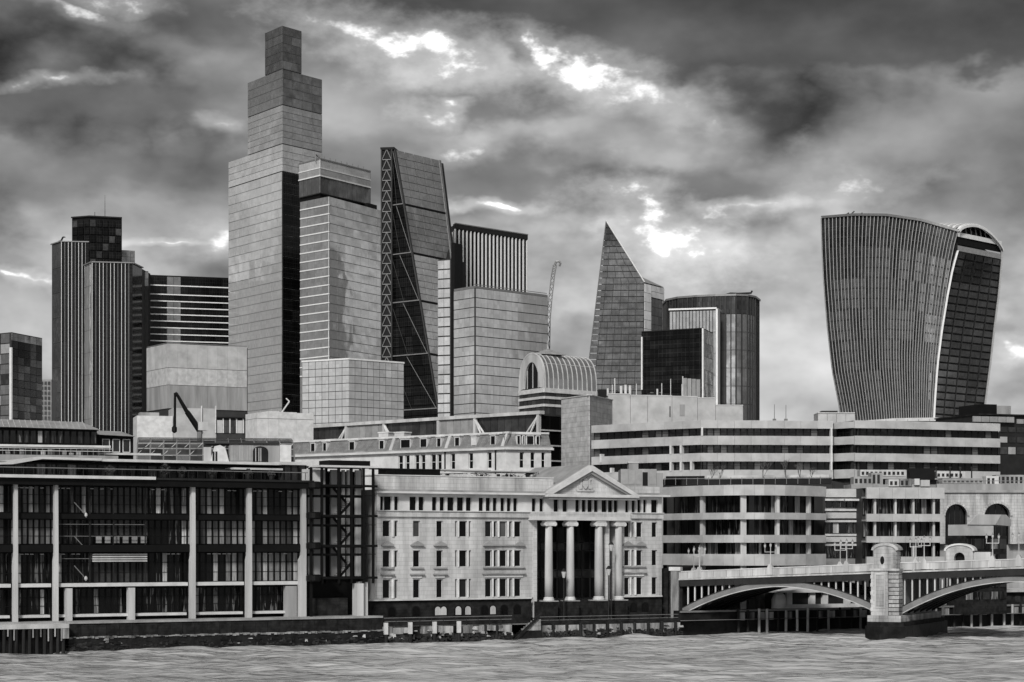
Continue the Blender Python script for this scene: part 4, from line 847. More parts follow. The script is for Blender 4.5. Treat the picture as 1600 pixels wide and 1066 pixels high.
def arches():
    f = Fr(1464, 345, 1640, 345); r = root('arched_stone_building', f.w(f.L*.5, 0, GZ), 'pale stone building with two large round arches behind the right end of the bridge', 'building')
    z = lambda y: zat(y, 345); U = f.U
    ops = []
    def archface(p0, p1, ysp, ytop, a, c):     # a wall bay [a, c] with one arched opening, down to y=850
        x0, x1 = U(p0), U(p1); R = (x1-x0)/2; cx = (x0+x1)/2; zs = z(ysp)
        poly = [(U(a), z(850)), (x0, z(850)), (x0, zs)]+[(cx-R*math.cos(math.pi*i/16), zs+(z(ytop)-zs)*math.sin(math.pi*i/16)) for i in range(1, 16)]+[(x1, zs), (x1, z(850)), (U(c), z(850)), (U(c), z(770)), (U(a), z(770))]
        f.put(r, 'arched_wall', MB().prism(poly, 0, 1.2), 'weathered_stone'); k = 15
        for i in range(k):
            t0, t1 = math.pi*i/k+.01, math.pi*(i+1)/k-.01; hh = z(ytop)-zs
            q = lambda t, s: (cx-R*s*math.cos(t), zs+hh*s*math.sin(t))
            f.put(r, 'voussoir', MB().prism([q(t0, 1.01), q(t1, 1.01), q(t1, 1.2), q(t0, 1.2)], 0, .3), 'bridge_paint', 0, -.28, 0)
        f.box(r, 'arch_glazing', x0-.3, x1+.3, 1.3, 1.5, z(850), z(ytop)+.2, 'black_glass')
        for i in range(3): f.box(r, 'glazing_bar', x0+(x1-x0)*(i+1)/4-.06, x0+(x1-x0)*(i+1)/4+.06, 1.2, 1.3, z(850), z(ytop), 'dark_steel')
    archface(1477, 1511, 806, 788, 1464, 1524); archface(1538, 1578, 806, 787, 1524.3, 1640)
    f.box(r, 'body', 0, f.L, 1.6, 20, GZ, z(770), 'mid_concrete'); f.box(r, 'cornice', -.2, f.L, -.4, 1.5, z(770), z(766), 'mid_concrete'); f.box(r, 'parapet', 0, f.L, .2, 1, z(766), z(756), 'mid_concrete')
    f.box(r, 'roof_rail', 0, f.L, .1, .2, z(752), z(751), 'grey_steel')
    for i in range(14): f.box(r, 'roof_rail_post', f.L*i/14, f.L*i/14+.08, .12, .2, z(756), z(751), 'grey_steel')
    # low roofs behind it
    g = Fr(1330, 350, 1640, 352); r = root('low_rooftops', g.w(g.L/2, 0, GZ), 'cluttered low flat roofs with pale plant boxes below the striped office right section', 'rooftop'); z = lambda y: zat(y, 350)
    g.box(r, 'roof', 0, g.L, 0, 12, GZ, z(757), 'mid_concrete')
    for (p, q, y0, y1, d, m) in ((1335, 1364, 745, 757, .5, 'mid_concrete'), (1366, 1384, 738, 757, 2, 'mid_concrete'), (1388, 1404, 749, 760, -.3, 'pale_concrete'), (1405, 1424, 748, 760, -.3, 'stained_stone'), (1428, 1436, 748, 758, -.4, 'white_stone'), (1438, 1452, 750, 760, -.3, 'pale_concrete'), (1434, 1473, 730, 748, 5, 'black_steel'), (1475, 1521, 735, 745, 5, 'pale_concrete'), (1357, 1430, 732, 742, 6, 'pale_concrete'), (1475, 1560, 747, 755, 1, 'mid_concrete'), (1538, 1558, 744, 764, -1, 'white_stone'), (1562, 1640, 741, 756, 2, 'mid_concrete')):
        o = g.box(r, 'plant_box', g.U(p), g.U(q), d, d+2.5, z(y1), z(y0), m)
        if q-p > 15 and m != 'black_steel':
            for k in range(int((q-p)/7)): g.box(r, 'grille', g.U(p+2+k*7), g.U(p+6+k*7), d-.05, d-.004, z(y1-2), z(y0+3), 'dark_steel')
    for px in (1470, 1492, 1508, 1526): g.put(r, 'vent_pipe', MB().lathe([(.12, 0), (.12, 1.6), (.22, 1.6), (.22, 1.9)], 8), 'dark_steel', g.U(px), 3, z(746))
    # gabled booth
    f = Fr(1511, 318, 1566, 322); r = root('gabled_booth', f.w(f.L/2, 0, GZ), 'pale gabled booth roof on columns in front of the two stone arches', 'booth'); z = lambda y: zat(y, 320); L = f.L
    f.box(r, 'wall', 0, L*.75, 0, 4, z(837), z(820), 'pale_panel'); f.put(r, 'roof', MB().prism([(0, z(820)), (L*.78, z(820)), (L*.95, z(804)), (L*.28, z(804))], 0, .3), 'pale_concrete', 0, -.2, 0)
    f.put(r, 'roof', MB().prism([(L*.78, z(820)), (L*1.25, z(822)), (L*1.25, z(812)), (L*1.1, z(804)), (L*.95, z(804))], .1, 4.2), 'mid_concrete', 0, -.2, 0); f.box(r, 'base', 0, L*1.2, .5, 4, GZ, z(837), 'dark_stone')
    for i in range(5):
        for (y0, y1) in ((842, 858), (866, 880), (905, 918), (925, 937)): f.box(r, 'base_window', L*1.2*i/5+.25, L*1.2*(i+1)/5-.2, .4, .52, z(y1), z(y0), 'office_glass' if (i+y0) % 3 else 'dim_glass')
    # turret kiosk at far side of the bridge
    d = 17.3; u = BR.U(1499, d); zb = TOP(u)-1; r = root('stone_turret', BR.w(u, d, zb), 'small pale stone turret with an arched doorway on the far bridge parapet', 'turret'); H = BR.Z(1499, 850, d)-zb; w = 1.9
    BR.put(r, 'wall', MB().prism([(-w, 0), (-.75, 0), (-.75, H*.42)]+[(-.75*math.cos(math.pi*i/8), H*.42+.75*math.sin(math.pi*i/8)) for i in range(1, 8)]+[(.75, H*.42), (.75, 0), (w, 0), (w, H*.7)]+[(w*math.cos(math.pi*i/8), H*.7+H*.25*math.sin(math.pi*i/8)) for i in range(1, 8)]+[(-w, H*.7)], 0, 1.2), 'portland', u, d, zb)
    BR.put(r, 'hood', MB().prism([(w*1.15*math.cos(math.pi*i/10), H*.72+H*.3*math.sin(math.pi*i/10)) for i in range(11)]+[(-w*1.0*math.cos(math.pi*i/10), H*.7+H*.25*math.sin(math.pi*i/10)) for i in range(11)], -.2, 1.6), 'white_stone', u, d, zb)
    BR.box(r, 'doorway', u-.8, u+.8, d+.9, d+1.1, zb, zb+H*.7, 'black_steel'); BR.box(r, 'side_wall', u+w+.02, u+w+2.4, d+.3, d+1.5, zb, zb+H*.66, 'pale_concrete')
arches()
# ------------------------------------------------------------------ second row of buildings
def mansard():
    f, e = Fr(440, 427, 790, 391), Fr(790, 391, 861, 394)
    r = root('mansard_building', f.w(f.L*.8, 0, GZ), 'pale stone block with grey mansard roof and dormer windows behind the classical building', 'building')
    z = lambda y: zat(y, 400); zc, zt, zl, zh = z(706), z(681), z(734), z(709)
    lo = [(622, 629.5), (633, 640), (648, 655), (657.5, 664.5), (673, 681), (683, 690), (704, 711), (732, 739), (761, 768)]
    w1 = [(f.U(p), f.U(q), zl, zh) for p, q in lo]
    wall(f, r, 'wall', 0, f.L, z(770), zc, 0, .4, w1, 'white_stone')
    w2 = [(e.U(p), e.U(q), zl, zh) for p, q in ((812, 819), (829, 836), (846, 852))]
    wall(e, r, 'wall', 0, e.L, z(770), zc, 0, .4, w2, 'white_stone')
    for o in w1: window(f, r, *o, .3, fw=.12, bars=(0, 1))
    for o in w2: window(e, r, *o, .3, fw=.12, bars=(0, 1))
    for fr in (f, e):
        fr.box(r, 'cornice', -.3, fr.L+.3, -.7, .5, zc, zc+.4, 'white_stone'); fr.box(r, 'cornice', -.2, fr.L+.2, -.4, .5, zc+.4, zc+.65, 'mid_concrete'); fr.box(r, 'string_course', 0, fr.L, -.2, .1, zh+.35, zh+.55, 'white_paint')
        fr.box(r, 'ledge', -.2, fr.L+.2, -.35, .2, zl-.7, zl-.4, 'white_stone')
        n = max(3, round(fr.L/5)); zz0, zz1 = zc+.65, zt
        for i in range(n):       # sloping slate panels
            a, c = fr.L*i/n+.02, fr.L*(i+1)/n-.02; b = MB().add([(a, 0, zz0), (c, 0, zz0), (c, 1.3, zz1), (a, 1.3, zz1), (a, .4, zz0), (c, .4, zz0), (c, 1.7, zz1), (a, 1.7, zz1)], [(0, 1, 2, 3), (7, 6, 5, 4), (0, 4, 5, 1), (1, 5, 6, 2), (2, 6, 7, 3), (3, 7, 4, 0)])
            fr.put(r, 'mansard_panel', b, 'slate')
        fr.box(r, 'roof_curb', 0, fr.L, 1.0, 2.2, zz1, zz1+.35, 'white_stone')
    b = f.w(0, 1.8, 0), f.w(f.L, 1.8, 0), e.w(e.L, 1.8, 0), e.w(e.L, 22, 0), f.w(0, 22, 0); L = Vector(r.location)
    MB().slab([(p.x-L.x, p.y-L.y) for p in b], 0, zt-GZ).build('body', 'mid_concrete', r)
    def dormer(fr, p, q, m='black_glass', h=(683.5, 704.5)):
        a, c = fr.U(p), fr.U(q); z0, z1 = z(h[1]), z(h[0])
        o = window(fr, r, a, c, z0, z1, .25, 'white_paint', m, fw=.13, bars=(0, 0), name='dormer_window')
        fr.box(r, 'dormer_cheek', a-.05, c+.05, .33, 1.6, z0, z1+.12, 'white_stone'); fr.box(r, 'dormer_cap', a-.2, c+.2, .05, 1.7, z1+.12, z1+.3, 'white_stone')
    for p, q in ((484, 491), (503, 509), (544, 553), (591, 599), (624.5, 640), (655, 666), (681, 688), (709, 717), (765, 773)): dormer(f, p, q)
    dormer(f, 735, 743, 'white_paint')
    for p, q in ((808, 814), (817, 821), (823, 835), (838, 844)): dormer(e, p, q)
    for (p, y0, y1) in ((603, 672, 684), (578, 671, 683), (497, 679, 690)):
        f.box(r, 'chimney', f.U(p), f.U(p+15), 2.5, 4.5, zt, z(y0), 'pale_concrete'); f.box(r, 'chimney_cap', f.U(p-1), f.U(p+16), 2.4, 4.6, z(y0), z(y0-2), 'white_stone')
    for p in (608, 695, 783):    # sloping party-wall ribs over the roof
        f.put(r, 'roof_rib', MB().add([(0, -.15, zc+.65), (.7, -.15, zc+.65), (.7, 1.2, zt+.4), (0, 1.2, zt+.4), (0, .5, zc+.65), (.7, .5, zc+.65), (.7, 1.8, zt+.4), (0, 1.8, zt+.4)], [(0, 1, 2, 3), (7, 6, 5, 4), (0, 4, 5, 1), (1, 5, 6, 2), (2, 6, 7, 3), (3, 7, 4, 0)]), 'pale_concrete', f.U(p))
    # drain pipes
    for p in (696, 775): f.box(r, 'drain_pipe', f.U(p)-.1, f.U(p)+.1, -.25, -.05, z(760), zc, 'dark_steel')
    # left end: small white gabled bay and dark arch-headed bay
    g = Fr(318, 341, 458, 343); r = root('low_gabled_building', g.w(g.L*.5, 0, GZ), 'low pale building with tapering white bay and dark arched window below the white plant blocks', 'building'); zz = lambda y: zat(y, 342); U = g.U
    g.box(r, 'wall', U(318), U(330), .3, 6, GZ, zz(699), 'pale_concrete'); g.put(r, 'tapered_bay', MB().prism([(U(327), GZ), (U(358), GZ), (U(358), zz(722)), (U(352), zz(700)), (U(344), zz(696)), (U(335), zz(698)), (U(328), zz(722))], 0, 4), 'white_paint', 0, -.3, 0)
    for p in (332, 336.5): g.box(r, 'slit_window', U(p), U(p+3), -.38, -.2, zz(721), zz(706), 'black_glass')
    g.box(r, 'wall', U(358.5), U(437), .4, 6, GZ, zz(694), 'mid_concrete')
    for i in range(9): g.box(r, 'wall_panel', U(361+i*4), U(364.4+i*4), .3, .39, zz(720), zz(696), 'tile_grey')
    R = (U(419)-U(395))/2; g.put(r, 'arched_window', MB().prism([(-R, zz(722)), (R, zz(722)), (R, zz(705))]+[(R*math.cos(math.pi*i/8), zz(705)+(zz(697)-zz(705))*math.sin(math.pi*i/8)) for i in range(1, 8)]+[(-R, zz(705))], 0, .2), 'black_glass', (U(395)+U(419))/2, .28, 0)
    for p in (399, 404, 407): g.box(r, 'glazing_bar', U(p), U(p+1.2), .2, .27, zz(721), zz(700), 'pale_concrete')
    g.box(r, 'wall', U(437.3), U(455), 0, 6, GZ, zz(695), 'white_paint'); g.box(r, 'roof', U(318), U(437), .1, 7, zz(694), zz(692), 'dark_steel')
    g.box(r, 'flat_roof', U(300), U(450), -.8, .25, zz(726), zz(723), 'white_stone')
mansard()
def truss_building():
    f, e = Fr(466, 492, 845, 436), Fr(845.2, 436.2, 892, 442.8)
    r = root('truss_roof_building', f.w(f.L*.6, 0, GZ), 'dark glazed building with white roof trusses behind the mansard roofs', 'building')
    z = lambda y: zat(y, 436); zt = z(643); zb = z(700)
    f.box(r, 'body', 0, f.L-.9, .8, 30, GZ, zt-.4, 'joint_dark')
    f.box(r, 'top_beam', -.5, f.L+.2, -.5, .9, zt-.55, zt+.15, 'pale_concrete')
    posts = [468, 542, 601, 686, 743, 842]
    us = [f.U(p) for p in posts]
    for i, (a, c) in enumerate(zip(us[:-1], us[1:])):
        n = max(3, round((c-a)/2.2))
        for k in range(n): f.box(r, 'glass_panel', a+(c-a)*k/n+.05, a+(c-a)*(k+1)/n-.05, .4 if i % 2 == 0 else 0, .75, zb, zt-.6, 'dim_glass' if i % 2 == 0 else 'tile_grey')
    for i, u in enumerate(us):
        f.box(r, 'truss_post', u-.35, u+.35, -.4, .3, zb, zt-.55, 'pale_concrete')
        if posts[i] in (468, 601, 743, 842, 542):
            s = -1 if posts[i] in (842, 542) else 1
            for k in (3.4, 5.2): f.put(r, 'truss_brace', MB().bar((0, -.2, zt-.8), (s*k, -.4, zt-6.4), .22, None, 6), 'white_paint', u)
    n = 3; q = 7
    for k in range(q):
        for i in range(n): window(e, r, e.L*i/n+.03, e.L*(i+1)/n-.03, zt-.8-(k+1)*3.15+.3, zt-.8-k*3.15, .3, 'black_steel', 'black_glass', fw=.1, name='window')
        e.box(r, 'floor_edge', 0, e.L, -.1, .4, zt-.8-(k+1)*3.15, zt-.8-(k+1)*3.15+.28, 'pale_concrete')
truss_building()
def tile_tower():
    fl, fr = two((877, 432), (921, 421), (957, 436)); r = root('tiled_tower', fr.w(0, 0, GZ), 'grey tile-clad stair tower rising behind the pediment', 'tower')
    z = lambda y: zat(y, 421); core(r, 'core', fl, fr, GZ, z(617), 'joint_mid', .12)
    panels(fl, r, 'tile', 0, fl.L, z(760), z(618), 7, 18, 0, .05, 'tile_pale', .12); panels(fr, r, 'tile', 0, fr.L, z(760), z(618), 6, 18, 0, .05, 'tile_pale', .12)
    for f_ in (fl, fr): f_.box(r, 'coping', -.1, f_.L+.1, -.15, .6, z(618), z(616.4), 'pale_concrete')
    f = Fr(950, 452, 1162, 456); r = root('rooftop_plant_block', f.w(f.L/2, 0, GZ), 'long pale panelled plant block above the striped office left section', 'plant block'); z = lambda y: zat(y, 454)
    for (p, q, y) in ((950, 985, 617), (985, 1012, 619), (1012, 1050, 619), (1050, 1090, 620), (1090, 1118, 622), (1118, 1161, 633)):
        f.box(r, 'panel', f.U(p)+.04, f.U(q)-.04, 0, .4, GZ, z(y), 'pale_panel'); f.box(r, 'coping', f.U(p), f.U(q), -.1, .6, z(y), z(y-1.2), 'white_stone')
    f.box(r, 'body', 0, f.U(1118), .45, 16, GZ, z(621), 'mid_concrete'); f.box(r, 'body', f.U(1118), f.L, .45, 16, GZ, z(634), 'mid_concrete')
    f.box(r, 'ladder', f.U(1046), f.U(1047.5), -.1, -.02, z(652), z(635), 'dark_steel'); f.box(r, 'hatch', f.U(1062), f.U(1070), -.1, -.01, z(650), z(632), 'mid_concrete')
    for i, (p, y, w) in enumerate(((962, 600, .1), (966, 590, .13), (976, 602, .3), (983, 600, .3), (990, 601, .3), (955, 606, .25), (1000, 598, .08), (1040, 597, .1), (1054, 590, .08), (1033, 606, .2), (1072, 598, .14), (1081, 605, .2), (1087, 603, .2), (1094, 606, .15))):
        t = root('roof_antenna', f.w(f.U(p), 4, z(621)), 'pale antenna mast, %s from the left along the plant block roof' % ['first', 'second', 'third', 'fourth', 'fifth', 'sixth', 'seventh', 'eighth', 'ninth', 'tenth', 'eleventh', 'twelfth', 'thirteenth', 'fourteenth'][sorted([962, 966, 976, 983, 990, 955, 1000, 1040, 1054, 1033, 1072, 1081, 1087, 1094]).index(p)], 'antenna', 'antenna masts on the plant block roof')
        MB().lathe([(w, 0), (w, (621-y)*454/F)], 8).build('mast', 'white_paint', t); MB().box(-.4, .4, -.3, .3, -.2, .5).build('mounting', 'dark_steel', t)
    for (p, q, y, lab) in ((942, 956, 607, 'dark chiller unit at the left end of the plant block roof'), (968, 996, 610, 'long dark chiller unit among the pale masts on the plant block roof'), (1020, 1060, 612, 'dark chiller unit in the middle of the plant block roof')):
        t = root('chiller_unit', f.w(f.U((p+q)/2), 6, z(622)), lab, 'chiller', 'chillers on the plant block roof'); h = (622-y)*454/F; w = (q-p)*454/F/2
        MB().box(-w, w, -1.2, 1.2, 0, h).build('casing', 'black_steel', t)
        for k in range(int(w)): MB().lathe([(.4, h), (.45, h+.25), (.2, h+.25)], 8, (-w+1+k*2, 0)).build('fan_cowl', 'grey_steel', t)
    t = root('glazed_screen', f.w(f.U(1085), 3, z(620)), 'small grey framed screen at the right of the plant block roof', 'screen')
    for k in range(4): f.box(t, 'screen_panel', f.U(1072+k*7), f.U(1078+k*7), 3, 3.3, z(620), z(589+k*.6), 'mid_concrete' if k % 2 else 'tile_grey')
    f.box(t, 'screen_post', f.U(1071), f.U(1072), 2.9, 3.4, z(620), z(586), 'white_paint')
tile_tower()
def dome_building():
    # barrel-vaulted glass roof with arched end wall
    Y0 = 520; fl, fr = Fr(811, 531, 850, 520), Fr(850, 520, 932, 533)
    r = root('barrel_vault_building', fr.w(0, 0, GZ), 'building with a glazed barrel-vault roof, round end window and pointed finial', 'building'); z = lambda y: zat(y, Y0)
    core(r, 'body', fl, fr, GZ, z(622), 'dark_steel', .3)
    for f in (fl, fr):
        for (y0, y1, m) in ((606, 613, 'white_paint'), (619, 623, 'white_stone'), (631, 635, 'white_paint')): f.box(r, 'band', 0, f.L, -.25, .6, z(y1), z(y0), m)
        n = max(4, round(f.L/2))
        for i in range(n):
            for (y0, y1) in ((613.5, 618.5), (623.5, 630.5), (635.5, 648)): f.box(r, 'window', f.L*i/n+.08, f.L*(i+1)/n-.08, .05, .5, z(y1), z(y0), 'dim_glass')
    R = fl.L/2; H = z(551)-z(608); zs = z(606); cu = R
    prof = [(cu-R*math.cos(math.pi*i/20), zs+H*math.sin(math.pi*i/20)**.7) for i in range(21)]
    inner = [(cu-R*.62*math.cos(math.pi*i/20), zs+.3+H*.72*math.sin(math.pi*i/20)) for i in range(21)]
    fl.put(r, 'end_arch', MB().add([(p[0], 0, p[1]) for p in prof]+[(p[0], 0, p[1]) for p in inner]+[(p[0], .6, p[1]) for p in prof]+[(p[0], .6, p[1]) for p in inner],
           [(i, i+1, 21+i+1, 21+i) for i in range(20)]+[(21+i, 21+i+1, 63+i+1, 63+i) for i in range(20)]+[(i, 42+i, 42+i+1, i+1) for i in range(20)]), 'pale_concrete')
    fl.put(r, 'end_window', MB().prism(inner, 0, .1), 'black_glass', 0, .5, 0)
    for i in (5, 10, 15): fl.put(r, 'end_mullion', MB().box(-.12, .12, 0, .15, 0, inner[i][1]-zs-.35), 'pale_concrete', inner[i][0], .33, zs+.3)
    # vault panels and ribs
    L = fr.L; nb = 11; ax = fr.u; 
    for b_ in range(nb):
        a, c = L*b_/nb+.07, L*(b_+1)/nb-.07
        for s in range(0, 20, 2):
            v = []
            for off in (a, c):
                for k in (s, s+1, s+2):
                    p = fl.w(prof[k][0], 0, prof[k][1]); v.append(p+Vector((ax.x, ax.y, 0))*off)
            wmesh(r, 'vault_panel', v, [(0, 1, 4, 3), (1, 2, 5, 4)], 'tower_glass_soft')
    for b_ in range(nb+1):
        o = L*b_/nb; v = []; fc = []
        for k in range(21):
            p = fl.w(prof[k][0], 0, prof[k][1]); cc = fl.w(cu, 0, zs); d = (p-cc).normalized()
            for (w, e) in ((-.09, -.1), (.09, -.1), (.09, .14), (-.09, .14)): v.append(p+d*e+Vector((ax.x, ax.y, 0))*(o+w))
        for k in range(20): fc += [(k*4+j, k*4+(j+1) % 4, k*4+4+(j+1) % 4, k*4+4+j) for j in range(4)]
        wmesh(r, 'vault_rib', v, fc, 'white_paint')
    for k in (4, 7, 13, 16):
        p = fl.w(prof[k][0], 0, prof[k][1]); q = p+Vector((ax.x, ax.y, 0))*L; b0 = Vector(r.location); MB().bar(p-b0, q-b0, .1, None, 5).build('vault_purlin', 'pale_concrete', r)
    tp = fl.w(cu, 0, zs+H)+Vector((ax.x, ax.y, 0))*(L*.3); b = MB().add([(-3.6, -3.6, 0), (3.6, -3.6, 0), (3.6, 3.6, 0), (-3.6, 3.6, 0), (0, 0, z(545)-z(556))], [(0, 1, 4), (1, 2, 4), (2, 3, 4), (3, 0, 4), (3, 2, 1, 0)])
    b.build('finial_roof', 'roof_metal', r, tp-Vector(r.location)+Vector((0, 0, -.2)), .5); MB().bar((0, 0, 0), (0, 0, 2.2), .1, .03).build('finial', 'white_paint', r, tp-Vector(r.location)+Vector((0, 0, z(547)-z(558)-.4)))
dome_building()
def left_mid():
    # two pavilions with pale hipped roofs
    f = Fr(-60, 322, 152, 328); r = root('roof_pavilion', f.w(f.L*.6, 0, GZ), 'long dark-walled rooftop pavilion with pale sloping roof at the left edge', 'pavilion'); z = lambda y: zat(y, 326)
    f.put(r, 'roof', MB().add([(0, -1.2, z(668)), (f.L+.3, -1.2, z(671)), (f.U(132), 5, z(656)), (0, 5, z(652.5)), (0, 11, z(668)), (f.L+.3, 11, z(671))], [(0, 1, 2, 3), (1, 5, 2), (3, 2, 5, 4), (0, 4, 5, 1)]), 'roof_metal')
    for i in range(22): f.put(r, 'roof_seam', MB().bar((0, 0, 0), (0, 6.1, z(653)-z(668)), .05), 'pale_concrete', f.L*i/23, -1.2, z(668)-(z(668)-z(671))*i/23+.03)
    f.box(r, 'wall', 0, f.L, .5, 10, GZ, z(671), 'black_steel'); n = 20
    for i in range(n): window(f, r, f.L*i/n+.05, f.L*(i+1)/n-.05, z(693), z(672.5), .3, 'black_steel', 'office_glass', fw=.12, bars=(0, 0))
    f.box(r, 'sill', 0, f.L+2, -.6, .4, z(699), z(695.5), 'white_stone')
    f.box(r, 'terrace', 0, f.L+3, -2, .45, GZ, z(712), 'mid_concrete')
    for i in range(26): f.box(r, 'rail_post', f.L*i/24, f.L*i/24+.08, -1.9, -1.8, z(712), z(701), 'grey_steel'); 
    for y in (701, 705): f.box(r, 'rail', 0, f.L+2, -1.92, -1.82, z(y+.8), z(y), 'white_paint')
    for i in range(12): f.box(r, 'planter_box', f.U(8+i*11), f.U(15+i*11), -1.2, -.7, z(712), z(random.uniform(702, 708)), random.choice(('dark_steel', 'stained_stone', 'pale_concrete')))
    f = Fr(152, 332, 211, 334); r = root('roof_pavilion', f.w(f.L*.5, 0, GZ), 'small dark rooftop pavilion with pale roof, right of the long one', 'pavilion'); z = lambda y: zat(y, 333)
    f.put(r, 'roof', MB().add([(-.3, -.8, z(680)), (f.L-.1, -.8, z(682)), (f.U(195), 4, z(672)), (-.3, 4, z(671)), (-.3, 8, z(680)), (f.L-.1, 8, z(682))], [(0, 1, 2, 3), (1, 5, 2), (3, 2, 5, 4), (0, 4, 5, 1)]), 'roof_metal')
    f.box(r, 'wall', 0, f.L-.2, .4, 7, GZ, z(682), 'black_steel')
    for (p, q) in ((160, 172), (176, 188), (192, 204)): window(f, r, f.U(p), f.U(q), z(707), z(686), .3, 'white_paint', 'dim_glass', fw=.12)
    f.box(r, 'ledge', -2, f.L+4, -.6, .3, z(711), z(708), 'white_stone')
    # curved lattice glass roof
    f = Fr(214, 348, 460, 352); r = root('lattice_glass_roof', f.w(f.L*.5, 0, GZ), 'curved glass roof with pale lattice ribs in front of the white blocks', 'glass roof'); z = lambda y: zat(y, 350)
    f.box(r, 'base', 0, f.L, 2, 16, GZ, z(722), 'mid_concrete')
    n = 12; prof = [(0, z(722)), (.4, z(712)), (1.6, z(701)), (3.5, z(692)), (6.5, z(685)), (10, z(681))]
    ends = [1-.02*i for i in range(n+1)]
    for i in range(n):
        for j in range(5):
            a, c = f.L*i/n+.1, f.L*(i+1)/n-.1; (d0, z0), (d1, z1) = prof[j], prof[j+1]
            f.put(r, 'glass_pane', MB().add([(a, d0, z0), (c, d0, z0), (c, d1, z1-.05), (a, d1, z1-.05)], [(0, 1, 2, 3)]), 'dim_glass' if (i+j) % 3 else 'tower_glass_mid')
    for i in range(n+1):
        b = MB()
        for (d0, z0), (d1, z1) in zip(prof[:-1], prof[1:]): b.bar((0, d0, z0+.05), (-.9 if i % 2 else 0, d1, z1+.05), .14) if False else b.bar((0, d0, z0+.05), (0, d1, z1+.05), .09)
        f.put(r, 'rib', b, 'fin_grey', f.L*i/n)
        if i < n: f.put(r, 'diagonal_rib', MB().bar((0, .35, z(711)), (f.L/n, 3.4, z(691)), .07), 'pale_concrete', f.L*i/n)
    for (d_, z_) in prof[1:]: f.box(r, 'purlin', 0, f.L, d_-.1, d_+.1, z_, z_+.13, 'fin_grey' if z_ < z(685) else 'dark_steel')
    # small crane
    f = Fr(272, 400, 320, 402); r = root('small_crane', f.w(f.U(312), 0, GZ), 'small black knuckle-boom crane in front of the white clad block', 'crane'); z = lambda y: zat(y, 400)
    P = lambda px, y: (f.U(px)-f.U(312), 0, z(y)-GZ)
    f.put(r, 'mast', MB().bar((0, 0, 0), P(312, 660), .55, .5, 8), 'grey_steel', f.U(312), 0, GZ); f.put(r, 'boom', MB().bar(P(312, 672), P(292, 643), .62, .5, 6).bar(P(292, 643), P(277, 617), .42, .3, 6), 'black_steel', f.U(312), 0, GZ)
    f.put(r, 'jib', MB().bar(P(277, 617), P(273.5, 614), .35, .3).bar(P(273.5, 614), P(273, 668), .26, .3), 'black_steel', f.U(312), 0, GZ); f.put(r, 'hook_block', MB().lathe([(.1, .9), (.5, .5), (.5, -.3), (.1, -.6)], 8, P(272.5, 0)[:2]), 'black_steel', f.U(312), 0, z(672)); f.put(r, 'cab', MB().box(-.9, .9, -.8, .8, 0, 1.6), 'pale_concrete', f.U(316), 0, z(672))
    # white sheeted block and low white blocks
    fl, fr = two((229, 655), (262, 640), (386, 652)); r = root('sheeted_block', fr.w(0, 0, GZ), 'block wrapped in pale sheeting with two seams, left of the tallest tower', 'building'); z = lambda y: zat(y, 640)
    core(r, 'core', fl, fr, GZ, z(538), 'joint_dark', .3)
    for f_ in (fl, fr):
        n = max(2, round(f_.L/3.2))
        for (y0, y1, m) in ((537, 574, 'pale_panel'), (574.7, 601, 'tile_pale'), (601.7, 638, 'mid_concrete')):
            for i in range(n): f_.box(r, 'sheet_panel', f_.L*i/n+.02, f_.L*(i+1)/n-.02, 0, .3, z(y1), z(y0), m)
        f_.box(r, 'parapet_rail', 0, f_.L, .1, .25, z(536), z(535), 'grey_steel')
    f = Fr(214, 520, 402, 528); r = root('low_white_block', f.w(f.L/2, 0, GZ), 'low white block with tall windows at its right end, under the sheeted block', 'building'); z = lambda y: zat(y, 524)
    f.box(r, 'wall', 0, f.U(270), 0, 10, GZ, z(651), 'white_paint'); f.box(r, 'wall', f.U(270.3), f.U(338), .3, 10, GZ, z(638), 'pale_panel'); f.box(r, 'wall', f.U(338.3), f.L, .5, 10, GZ, z(652), 'joint_dark')
    for i in range(6): f.box(r, 'window', f.U(339.5+i*10.5), f.U(347.5+i*10.5), .3, .55, z(676), z(656), 'tower_glass_dark' if i % 3 else 'pale_panel'); f.box(r, 'pier', f.U(348+i*10.5), f.U(349.8+i*10.5), .1, .6, z(676), z(653), 'white_paint')
    f.box(r, 'roof', f.U(338), f.L+.5, -.5, 10, z(652), z(650.5), 'dark_steel'); f.box(r, 'tank', f.U(220), f.U(250), 2, 6, z(651), z(645), 'mid_concrete')
    for px in (314, 336): f.box(r, 'steel_post', f.U(px), f.U(px+1.6), -.2, 0, z(676), z(634), 'white_paint')
    f = Fr(402, 470, 491, 476); r = root('low_white_block', f.w(f.L/2, 0, GZ), 'plain white block with one horizontal seam at the foot of the tallest tower', 'building'); z = lambda y: zat(y, 473)
    for (p, q, y) in ((402, 420, 646), (420, 436, 643), (436, 464, 644), (464, 490, 645)):
        f.box(r, 'wall_panel', f.U(p)+.02, f.U(q)-.02, 0, 8, z(654.6), z(y), 'white_paint'); f.box(r, 'wall_panel', f.U(p)+.02, f.U(q)-.02, .06, 8, GZ, z(655.3), 'white_paint')
    f.box(r, 'seam', f.U(402), f.U(490), .1, 8, z(655.3), z(654.6), 'joint_mid')
    f = Fr(440, 620, 460, 620); r = root('small_roof_crane', f.w(0, 0, zat(645, 620)), 'thin white roof crane against the dark slot of the tallest tower', 'crane')
    f.put(r, 'mast', MB().bar((0, 0, 0), (2.3, 0, 3.3), .25), 'white_paint', 0, 0, zat(645, 620)); f.put(r, 'jib', MB().bar((2.3, 0, 3.3), (1.3, 0, 4.2), .2), 'white_paint', 0, 0, zat(645, 620)); f.box(r, 'base', -.8, .8, -.6, .6, zat(645, 620)-6, zat(645, 620)+.1, 'pale_concrete')
